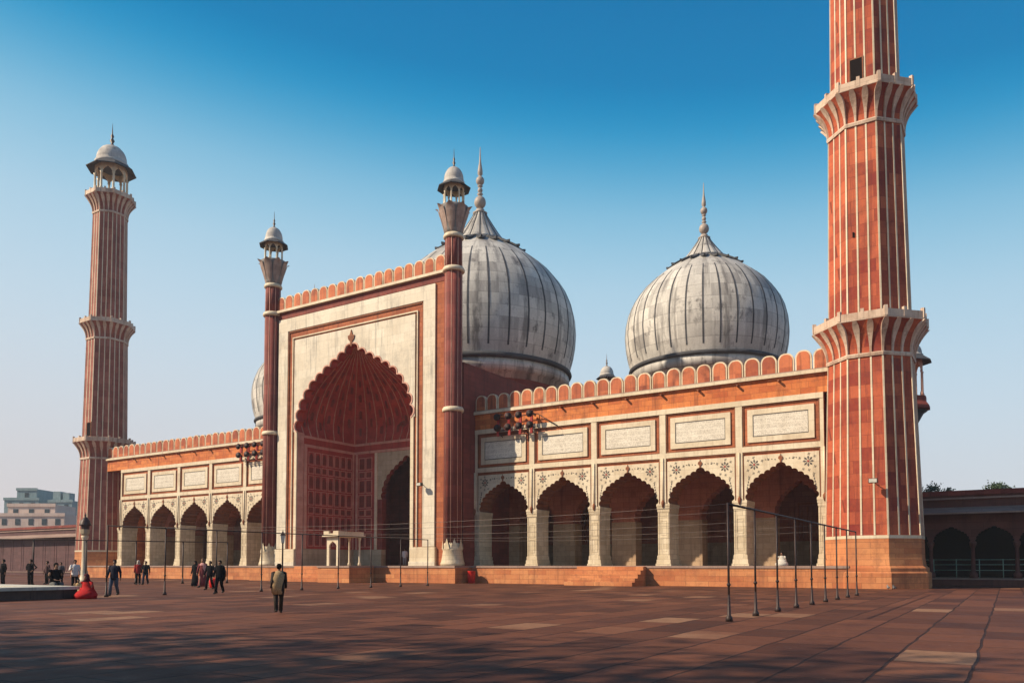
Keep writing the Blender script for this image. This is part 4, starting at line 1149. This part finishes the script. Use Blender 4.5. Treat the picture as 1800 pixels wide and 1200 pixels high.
s = MB('iron'); s.lathe([(0.14, 0), (0.13, 0.3), (0.06, 0.5), (0.05, 2.9), (0.09, 2.95)], 10); s.build('post', lp_)
s = MB('rim', 'iron'); s.lathe([(0.12, 2.95), (0.20, 3.45)], 4, 'rim', False); s.lathe([(0.25, 3.45), (0.04, 3.72), (0.01, 3.85)], 4, 'iron', False); s.build('lantern', lp_)

# ------------------------------------------------------------------ marble kiosk before the portal
kx, ky = -47.95, 47.75
ks = empty('marble_kiosk', (kx, ky, ZP)); tag(ks, 'small white marble canopy with pointed arch and flat roof before the portal niche', 'kiosk')
s = MB('marble', 'marble_shade'); kcv = arch(0.42, 1.55, 0.5, 5, 0.03)
s.plate(kcv, 1.55, 0.68, 2.45, 0, 0.16, 'marble', 'marble'); s.box(-0.68, -0.42, 0, 0.16, 0, 1.55, 'marble'); s.box(0.42, 0.68, 0, 0.16, 0, 1.55, 'marble'); s.build('front_arch', ks)
for (x, y) in ((-0.6, 2.6), (0.6, 2.6)):
    s = MB('marble'); s.lathe([(0.14, 0), (0.14, 0.2), (0.08, 0.3), (0.07, 2.1), (0.13, 2.3), (0.13, 2.45)], 10, 'marble', True, cx=x, cy=y); s.build('column', ks)
s = MB('marble'); s.box(-0.95, 0.95, -0.3, 2.95, 2.453, 2.60); s.box(-0.85, -0.25, -0.22, -0.02, 2.72, 2.92); s.box(0.25, 0.85, -0.22, -0.02, 2.72, 2.92); s.box(-0.85, 0.85, -0.22, 2.85, 2.602, 2.72); s.box(0.75, 0.85, 0.0, 2.85, 2.722, 2.9); s.build('roof', ks)

# ------------------------------------------------------------------ people
def clothes_mat(c, rough=0.9):
    key = 'cloth_%d_%d_%d' % tuple(int(v * 255) for v in c)
    if key not in M: M[key] = flat(key.replace('cloth', 'woven_cloth'), c, rough, 0, 0.3, 30)
    return key
M['skin'] = flat('brown_skin', (0.28, 0.15, 0.095), 0.55, 0, 0.08, 20)
M['hair'] = flat('black_hair', (0.012, 0.010, 0.009), 0.5)
M['shoe'] = flat('dark_shoe', (0.03, 0.025, 0.02), 0.5)
def skinned(name, joints, edges, mat, parent):
    me = bpy.data.meshes.new(name); me.from_pydata([j[0] for j in joints], edges, [])
    o = bpy.data.objects.new(name, me); COL.objects.link(o)
    md = o.modifiers.new('skin', 'SKIN'); md.use_smooth_shade = True
    for i, j in enumerate(joints):
        sv = me.skin_vertices[0].data[i]; rr = j[1] if isinstance(j[1], tuple) else (j[1], j[1]); sv.radius = rr; sv.use_root = (i == 0)
    o.modifiers.new('sub', 'SUBSURF').levels = 1
    dg = bpy.context.evaluated_depsgraph_get(); dg.update()
    nm = bpy.data.meshes.new_from_object(o.evaluated_get(dg))
    bpy.data.objects.remove(o)
    nm.materials.clear(); nm.materials.append(M[mat])
    for p_ in nm.polygons: p_.use_smooth = True; p_.material_index = 0
    q = bpy.data.objects.new(name, nm); COL.objects.link(q); q.parent = parent
    return q
def ell_loft(mb, rings, mat, n=14):
    """rings: (cx, cy, z, rx, ry)"""
    vs, fs = [], []
    for (cx, cy, z, rx, ry) in rings:
        for k in range(n):
            a = 2 * PI * k / n; vs.append((cx + rx * math.cos(a), cy + ry * math.sin(a), z))
    for i in range(len(rings) - 1):
        for k in range(n): fs.append((i * n + k, i * n + (k + 1) % n, (i + 1) * n + (k + 1) % n, (i + 1) * n + k))
    fs.append(tuple(reversed(range(n)))); fs.append(tuple((len(rings) - 1) * n + k for k in range(n)))
    mb.add(vs, fs, mat, True)
def person(px, py, hpx, label, pose='stand', facing=180, top=(0.02, 0.02, 0.025), bottom=(0.02, 0.02, 0.03), robe=None, head=None, scarf=None, bag=None, z=0.0, arms='down', sc_fix=None):
    """a figure standing where the picture shows it; facing in degrees from the way the camera looks (0 = away, 180 = towards it)"""
    x, y = ground_at(px, py, z); depth = math.hypot(x, y)
    dz = (x * -math.sin(YAW) + y * math.cos(YAW))
    hgt = hpx * dz / F if not sc_fix else sc_fix
    s = hgt / 1.72 if pose in ('stand', 'walk') else (hgt / 1.30 if pose == 'edge' else hgt / 0.9)
    root = empty('person', (x, y, z), YAW + R(facing)); root.scale = (s, s, s)
    tag(root, label, 'person', 'people in the courtyard')
    # local frame: +y is forward
    sit = pose in ('edge', 'ground')
    hipz = 0.92 if not sit else (0.56 if pose == 'edge' else 0.14)
    ln = 0.06 if sit else 0.0
    P = lambda a, b, c: (a, b, c)
    hip = P(0, 0, hipz); chest = P(0, ln * 1.4, hipz + 0.38); neck = P(0, ln * 2.2, hipz + 0.55)
    chin = P(0, ln * 2.4 + 0.01, hipz + 0.62); hd = P(0, ln * 2.6 + 0.012, hipz + 0.71); crown = P(0, ln * 2.6, hipz + 0.785)
    J = [(hip, (0.15, 0.11)), (P(0, ln * .6, hipz + 0.2), (0.135, 0.10)), (chest, (0.155, 0.11)), (neck, 0.055), (chin, (0.062, 0.07)), (hd, (0.075, 0.092)), (crown, (0.05, 0.06))]
    E = [(0, 1), (1, 2), (2, 3), (3, 4), (4, 5), (5, 6)]
    J.append((P(0, ln * 2.6 + 0.112, hipz + 0.685), 0.013)); E.append((5, 7))     # nose
    limbs = {}
    for sd_ in (-1, 1):
        i0 = len(J)
        sh = P(sd_ * 0.185, ln * 2, hipz + 0.49)
        if arms == 'akimbo': el = P(sd_ * 0.38, -0.08, hipz + 0.28); wr = P(sd_ * 0.22, 0.06, hipz + 0.1)
        elif arms == 'carry' and sd_ == 1: el = P(0.27, 0.05, hipz + 0.22); wr = P(0.20, 0.26, hipz + 0.30)
        elif sit: el = P(sd_ * 0.25, 0.10, hipz + 0.24); wr = P(sd_ * 0.13, 0.30, hipz + 0.16)
        else: sw = (0.10 if pose == 'walk' else 0.03) * sd_; el = P(sd_ * 0.235, -0.02 + sw, hipz + 0.22); wr = P(sd_ * 0.25, 0.05 + sw * 1.6, hipz - 0.03)
        J += [(sh, 0.06), (el, 0.042), (wr, (0.022, 0.03))]
        E += [(2, i0), (i0, i0 + 1), (i0 + 1, i0 + 2)]
        wv = Vector(wr); d = (wv - Vector(el)).normalized()
        side = d.cross(Vector((sd_, 0.2, 0))).normalized() if abs(d.z) > 0.5 else Vector((0, 0, 1)).cross(d).normalized()
        pm_ = wv + d * 0.07
        J.append((tuple(pm_), (0.014, 0.034))); E.append((i0 + 2, i0 + 3))
        for q in range(4):
            kk = len(J); off = side * ((q - 1.5) * 0.019); ll = (0.062, 0.075, 0.07, 0.055)[q]
            k1 = pm_ + off + d * 0.03; k2 = k1 + d * ll * 0.6 + Vector((-sd_ * 0.012, 0.006, 0)); k3 = k2 + d * ll * 0.4 + Vector((-sd_ * 0.018, 0.008, 0))
            J += [(tuple(k1), 0.0085), (tuple(k2), 0.008), (tuple(k3), 0.0065)]; E += [(i0 + 3, kk), (kk, kk + 1), (kk + 1, kk + 2)]
        kk = len(J); tb = wv + d * 0.035 + side * 0.035; tt = tb + d * 0.04 + side * 0.018
        J += [(tuple(tb), 0.010), (tuple(tt), 0.008)]; E += [(i0 + 3, kk), (kk, kk + 1)]
        # leg
        j0 = len(J)
        hp = P(sd_ * 0.095, 0, hipz - 0.06)
        if pose == 'walk': kn = P(sd_ * 0.095, 0.07 + sd_ * 0.10, 0.50); an = P(sd_ * 0.09, sd_ * 0.24 - (0.02 if sd_ < 0 else 0), 0.09 + (0.05 if sd_ < 0 else 0))
        elif pose == 'edge': kn = P(sd_ * 0.13, 0.42, 0.54); an = P(sd_ * 0.12, 0.46, 0.10)
        elif pose == 'ground': kn = P(sd_ * 0.36, 0.28, 0.20); an = P(-sd_ * 0.08, 0.36, 0.09)
        else: kn = P(sd_ * 0.10, 0.02, 0.50); an = P(sd_ * 0.10, -0.01, 0.09)
        to = P(an[0] + sd_ * 0.02, an[1] + 0.16, max(0.035, an[2] - 0.055))
        J += [(hp, 0.088), (kn, 0.056), (an, 0.038), (to, (0.04, 0.024))]; E += [(0, j0), (j0, j0 + 1), (j0 + 1, j0 + 2), (j0 + 2, j0 + 3)]
        limbs[sd_] = (sh, el, wr, hp, kn, an, to)
    skinned('body', J, E, 'skin', root)
    if robe:
        c = clothes_mat(robe)
        g_ = MB(c)
        if not sit:
            ell_loft(g_, [(0, 0, 0.07, 0.30, 0.25), (0, 0, 0.35, 0.25, 0.20), (0, 0, hipz, 0.20, 0.155), (0, 0, hipz + 0.2, 0.175, 0.13), (0, 0, hipz + 0.40, 0.205, 0.14), (0, 0, hipz + 0.51, 0.17, 0.11), (0, 0, hipz + 0.56, 0.07, 0.07)], c)
        else:
            ell_loft(g_, [(0, 0.18, 0.01 if pose == 'ground' else 0.3, 0.40, 0.42), (0, 0.17, hipz + 0.02, 0.43, 0.43), (0, 0.13, hipz + 0.12, 0.36, 0.34), (0, 0.05, hipz + 0.25, 0.24, 0.19), (0, ln, hipz + 0.38, 0.225, 0.16), (0, ln * 2, hipz + 0.5, 0.17, 0.12), (0, ln * 2, hipz + 0.56, 0.07, 0.07)], c)
        g_.build('robe', root)
    else:
        c = clothes_mat(top); g_ = MB(c)
        ell_loft(g_, [(0, 0, hipz - 0.14, 0.185, 0.145), (0, 0, hipz, 0.19, 0.15), (0, ln * .6, hipz + 0.2, 0.18, 0.135), (0, ln * 1.2, hipz + 0.38, 0.215, 0.15), (0, ln * 2, hipz + 0.50, 0.18, 0.115), (0, ln * 2.2, hipz + 0.56, 0.07, 0.07)], c)
        g_.build('jacket', root)
        c = clothes_mat(bottom); g_ = MB(c)
        for sd_ in (-1, 1):
            sh, el, wr, hp, kn, an, to = limbs[sd_]; g_.tube([(hp[0], hp[1], hp[2] + 0.05), hp, kn, (an[0], an[1], an[2] + 0.0)], [0.09, 0.108, 0.08, 0.068], 10)
        g_.build('trousers', root)
    c = clothes_mat(robe or top)
    for sd_ in (-1, 1):
        sh, el, wr, hp, kn, an, to = limbs[sd_]
        g_ = MB(c); g_.tube([(sh[0] * 0.8, sh[1], sh[2]), sh, el, wr], [0.07, 0.078, 0.06, 0.045], 9); g_.build('sleeve', root)
        g_ = MB('shoe'); g_.tube([(an[0], an[1] - 0.05, max(an[2] - 0.045, 0.045)), an, (to[0], to[1], to[2] + 0.008), (to[0], to[1] + 0.05, to[2])], [0.04, 0.052, 0.048, 0.025], 8); g_.build('shoe', root)
    hz = hipz + 0.71; hy = ln * 2.6
    if head:
        c = clothes_mat(head); g_ = MB(c)
        ell_loft(g_, [(0, hy - 0.03, hz - 0.18, 0.17, 0.12), (0, hy - 0.035, hz - 0.08, 0.10, 0.10), (0, hy - 0.03, hz, 0.105, 0.105), (0, hy - 0.02, hz + 0.07, 0.10, 0.11), (0, hy - 0.01, hz + 0.125, 0.05, 0.06)], c)
        g_.build('headscarf', root)
    else:
        g_ = MB('hair'); ell_loft(g_, [(0, hy - 0.035, hz - 0.07, 0.07, 0.07), (0, hy - 0.028, hz, 0.088, 0.088), (0, hy - 0.018, hz + 0.06, 0.085, 0.10), (0, hy - 0.01, hz + 0.115, 0.045, 0.055)], 'hair'); g_.build('hair', root)
    if scarf:
        c = clothes_mat(scarf); g_ = MB(c)
        ell_loft(g_, [(-0.05, -0.04, hipz - 0.25, 0.17, 0.13), (-0.08, -0.06, hipz + 0.05, 0.20, 0.155), (-0.05, -0.03, hipz + 0.3, 0.235, 0.165), (0, ln, hipz + 0.46, 0.215, 0.135), (0, ln, hipz + 0.57, 0.09, 0.09)], c); g_.build('shawl', root)
    return root
K = (0.015, 0.014, 0.016); JN = (0.06, 0.075, 0.11)
person(7, 1029, 46, 'standing person in dark coat with pale collar at the picture edge beyond the pool', 'stand', 150, K, K, scarf=None, head=None)
person(55, 1029, 46, 'person in black standing with hands on hips beyond the pool rim', 'stand', 170, K, K, arms='akimbo')
a_ = person(97, 1048, 56, 'person in dark clothes and grey trousers sitting on the pool rim', 'edge', 230, K, (0.10, 0.10, 0.10))
person(84, 1026, 40, 'person in brown shawl standing behind the one seated on the pool rim', 'stand', 150, (0.08, 0.04, 0.04), K)
person(108, 1026, 38, 'person in grey coat behind the pool corner, beside the seated figure', 'stand', 190, (0.09, 0.08, 0.09), K)
person(133, 1036, 52, 'person in white top and dark skirt beside the lamp column', 'stand', 210, (0.62, 0.58, 0.56), K, arms='carry')
person(158, 1051, 40, 'person wrapped in red crouching on the paving by the pool corner', 'ground', 170, robe=(0.42, 0.012, 0.014), head=(0.09, 0.012, 0.02))
person(140, 1044, 26, 'child in pale yellow sitting against the person wrapped in red', 'ground', 200, robe=(0.65, 0.42, 0.2))
person(202, 1047, 63, 'person in dark blue jacket and faded jeans walking alone near the lamp column', 'walk', 185, (0.012, 0.014, 0.03), JN)
person(244, 1027, 42, 'person in red garment and white cap beside a companion in black', 'stand', 200, (0.30, 0.02, 0.02), K, head=(0.5, 0.45, 0.4))
person(257, 1027, 41, 'person in black jacket and blue trousers beside a companion in red', 'walk', 185, K, (0.03, 0.035, 0.06))
person(344, 1030, 44, 'woman in wide black robe at the edge of the walking group', 'stand', 160, robe=K, head=K)
person(357, 1032, 50, 'person in pink shawl over dark red skirt in the walking group', 'walk', 180, robe=(0.16, 0.03, 0.035), head=(0.16, 0.09, 0.05), scarf=(0.55, 0.28, 0.26))
bagp = person(370, 1036, 50, 'person in black coat carrying a bright red bag in the walking group', 'walk', 170, K, K)
person(387, 1043, 58, 'tall person in long black coat walking at the front of the group', 'walk', 175, K, K, scarf=(0.012, 0.012, 0.012))
person(491, 1077, 86, 'person in beige shawl and dark trousers walking towards the portal, closest figure', 'walk', 20, (0.03, 0.022, 0.018), (0.03, 0.022, 0.018), scarf=(0.40, 0.27, 0.14))
person(705, 996, 36, 'tiny figure in white and grey inside the portal doorway', 'stand', 180, (0.55, 0.55, 0.58), (0.3, 0.3, 0.33), z=1.4, sc_fix=1.72).location = (-50.9, 60.6, 1.4)
pq = person(1430, 995, 25, 'person in white shawl seated on the platform edge by the tall minaret', 'ground', 150, robe=(0.5, 0.46, 0.40), z=1.4, sc_fix=0.88); pq.location = (-12.6, 53.4, 1.4)
# red bag
x, y = ground_at(377, 1034)
s = MB('red_bucket'); s.lathe([(0.2, 0.05), (0.26, 0.1), (0.28, 0.5), (0.22, 0.62), (0.1, 0.66)], 14, 'red_bucket', True, cx=0, cy=0)
s.tube([(-0.1, 0, 0.62), (-0.06, 0, 0.85), (0.06, 0, 0.85), (0.1, 0, 0.62)], 0.015, 6)
o = s.build('bag', None, (x, y, 0.0)); tag(o, 'bright red cloth bag among the walking group', 'bag')
# red fire buckets
def bucket(x, y, r, h, label):
    root = empty('bucket', (x, y, 0)); tag(root, label, 'bucket', 'red drums by the platform')
    s = MB('red_bucket'); s.lathe([(r * 0.88, 0), (r * 0.95, h * 0.5), (r, h * 0.97), (r * 1.04, h), (r * 0.93, h), (r * 0.86, h * 0.5)], 18, 'red_bucket', True); s.build('body', root)
    s = MB('iron'); s.tube([(r * math.cos(a), 0, h + r * 0.8 * math.sin(a)) for a in [PI * i / 10 for i in range(11)]], 0.015, 5); s.build('handle', root)
bucket(*ground_at(1436, 1030), 0.26, 0.85, 'bright red drum standing at the platform near the tall minaret')
bucket(-36.7, 52.0, 0.33, 1.0, 'dark red drum in shadow in the corner beside the portal')

# ------------------------------------------------------------------ small floodlight fittings
def flood(loc, label, rz=0):
    root = empty('floodlight', loc, rz); tag(root, label, 'floodlight', 'floodlights fixed to the walls')
    s = MB('iron'); s.tube([(0, 0.3, 0), (0, 0, 0.05), (0.15, -0.3, 0.05)], 0.03, 6); s.build('bracket', root)
    s = MB('iron', 'rim'); s.box(-0.2, 0.3, -0.55, -0.25, -0.12, 0.16, 'iron'); s.box(-0.17, 0.27, -0.565, -0.552, -0.09, 0.13, 'rim'); s.build('lamp_head', root)
flood((-6.9, 52.7, 6.6), 'small floodlight on a bracket on the tall minaret face')
flood((-41.6, 51.7, 8.2), 'small floodlight on the portal jamb above the figures')

# ------------------------------------------------------------------ pigeons
pg = MB('grey'); 
ell_loft(pg, [(0, 0, 0.05, 0.03, 0.04), (0, 0.0, 0.10, 0.07, 0.13), (0, 0.0, 0.17, 0.07, 0.12), (0, 0.07, 0.22, 0.035, 0.04), (0, 0.09, 0.27, 0.03, 0.035), (0, 0.1, 0.30, 0.015, 0.02)], 'grey', 10)
pg.tube([(0, -0.08, 0.14), (0, -0.24, 0.09)], [0.05, 0.02], 6, 'slate'); pg.tube([(0, 0.11, 0.265), (0, 0.15, 0.255)], [0.01, 0.004], 5, 'slate')
for sx in (-1, 1): pg.tube([(sx * 0.025, 0, 0.07), (sx * 0.025, 0, 0)], 0.008, 5, 'horn_red')
pf_o = None
for (loc, rz, lab) in (((-56.2, 52.1, 27.28), 1.0, 'pigeon on a portal merlon, the one near the far turret'), ((-53.4, 52.1, 27.28), 2.0, 'pigeon on a portal merlon above the arch top'),
                       ((-6.1, 51.9, 0.0), 0.6, 'pale pigeon on the paving at the foot of the tall minaret'), ((-5.75, 51.7, 0.0), 2.6, 'dark pigeon pecking beside the pale one at the minaret foot')):
    if pf_o is None: pf_o = pg.build('pigeon', None, loc, rz); o = pf_o
    else: o = inst(pf_o, None, loc, rz)
    tag(o, lab, 'pigeon', 'pigeons on the mosque')

# ------------------------------------------------------------------ thin haze over the city
hz_ = MB(); hz_.box(-520, 340, -330, 520, -1.0, 64.0)
ho = hz_.build('haze'); hm_ = bpy.data.materials.new('thin_haze'); hm_.use_nodes = True
for nd in list(hm_.node_tree.nodes):
    if nd.type == 'BSDF_PRINCIPLED': hm_.node_tree.nodes.remove(nd)
pv = hm_.node_tree.nodes.new('ShaderNodeVolumePrincipled'); pv.inputs['Density'].default_value = 0.0004
pv.inputs['Color'].default_value = (0.80, 0.86, 0.95, 1)
hm_.node_tree.links.new(pv.outputs[0], [n for n in hm_.node_tree.nodes if n.type == 'OUTPUT_MATERIAL'][0].inputs['Volume'])
ho.data.materials.append(hm_); tag(ho, kind='stuff')

# ------------------------------------------------------------------ unseen big trees added behind the camera to darken the near paving
def added_shade_tree(x, y, h, cr, seed, label):
    root = empty('tree', (x, y, 0)); tag(root, label, 'tree', 'shade trees added behind the viewpoint')
    tk = MB('bark'); tk.tube([(0, 0, 0), (0.2, 0.1, h * 0.3), (0, 0, h * 0.6)], [0.5, 0.38, 0.2], 10)
    rnd = random.Random(seed)
    for k in range(7):
        a = k * 0.9; tk.tube([(0.1, 0, h * 0.32), (cr * 0.35 * math.cos(a), cr * 0.35 * math.sin(a), h * 0.55), (cr * 0.7 * math.cos(a), cr * 0.7 * math.sin(a), h * 0.72)], [0.24, 0.13, 0.04], 7)
    tk.build('trunk', root)
    c_ = MB('leaf')
    for c in range(150):
        d = Vector((rnd.gauss(0, 1), rnd.gauss(0, 1), rnd.gauss(0, 1))).normalized() * cr * rnd.random() ** 0.75 * 1.25
        cc = Vector((d.x, d.y, h - cr + d.z * 0.9)); sg = rnd.uniform(1.6, 2.8)
        for q in range(36):
            p = cc + Vector((rnd.gauss(0, 1), rnd.gauss(0, 1), rnd.gauss(0, 0.8))) * sg * 0.75
            wx, wy = x + p.x, y + p.y
            if wy > -0.5 or (-wx * math.sin(YAW) + wy * math.cos(YAW)) > 0.8 * math.hypot(wx, wy): continue
            if p.z < 5.5: continue
            u = Vector((rnd.gauss(0, 1), rnd.gauss(0, 1), rnd.gauss(0, 1))).normalized() * 0.24; v = u.orthogonal().normalized() * 0.14
            c_.add([p - u, p + v, p + u, p - v], [(0, 1, 2, 3)], 'leaf')
    c_.build('crown', root)
for i, (x, y, h, cr) in enumerate(((-46, -13, 18, 6.5), (-37, -11.5, 17.5, 6.2), (-28, -9.5, 17.5, 6.5), (-20, -8, 17.5, 6.2), (-12, -7, 17.0, 6.0), (-33, -19, 18, 7), (-20, -16, 18, 7), (-8, -12, 18, 7))):
    added_shade_tree(x, y, h, cr, 40 + i, 'large leafy tree added unseen behind the viewpoint to cast soft shade over the paving')
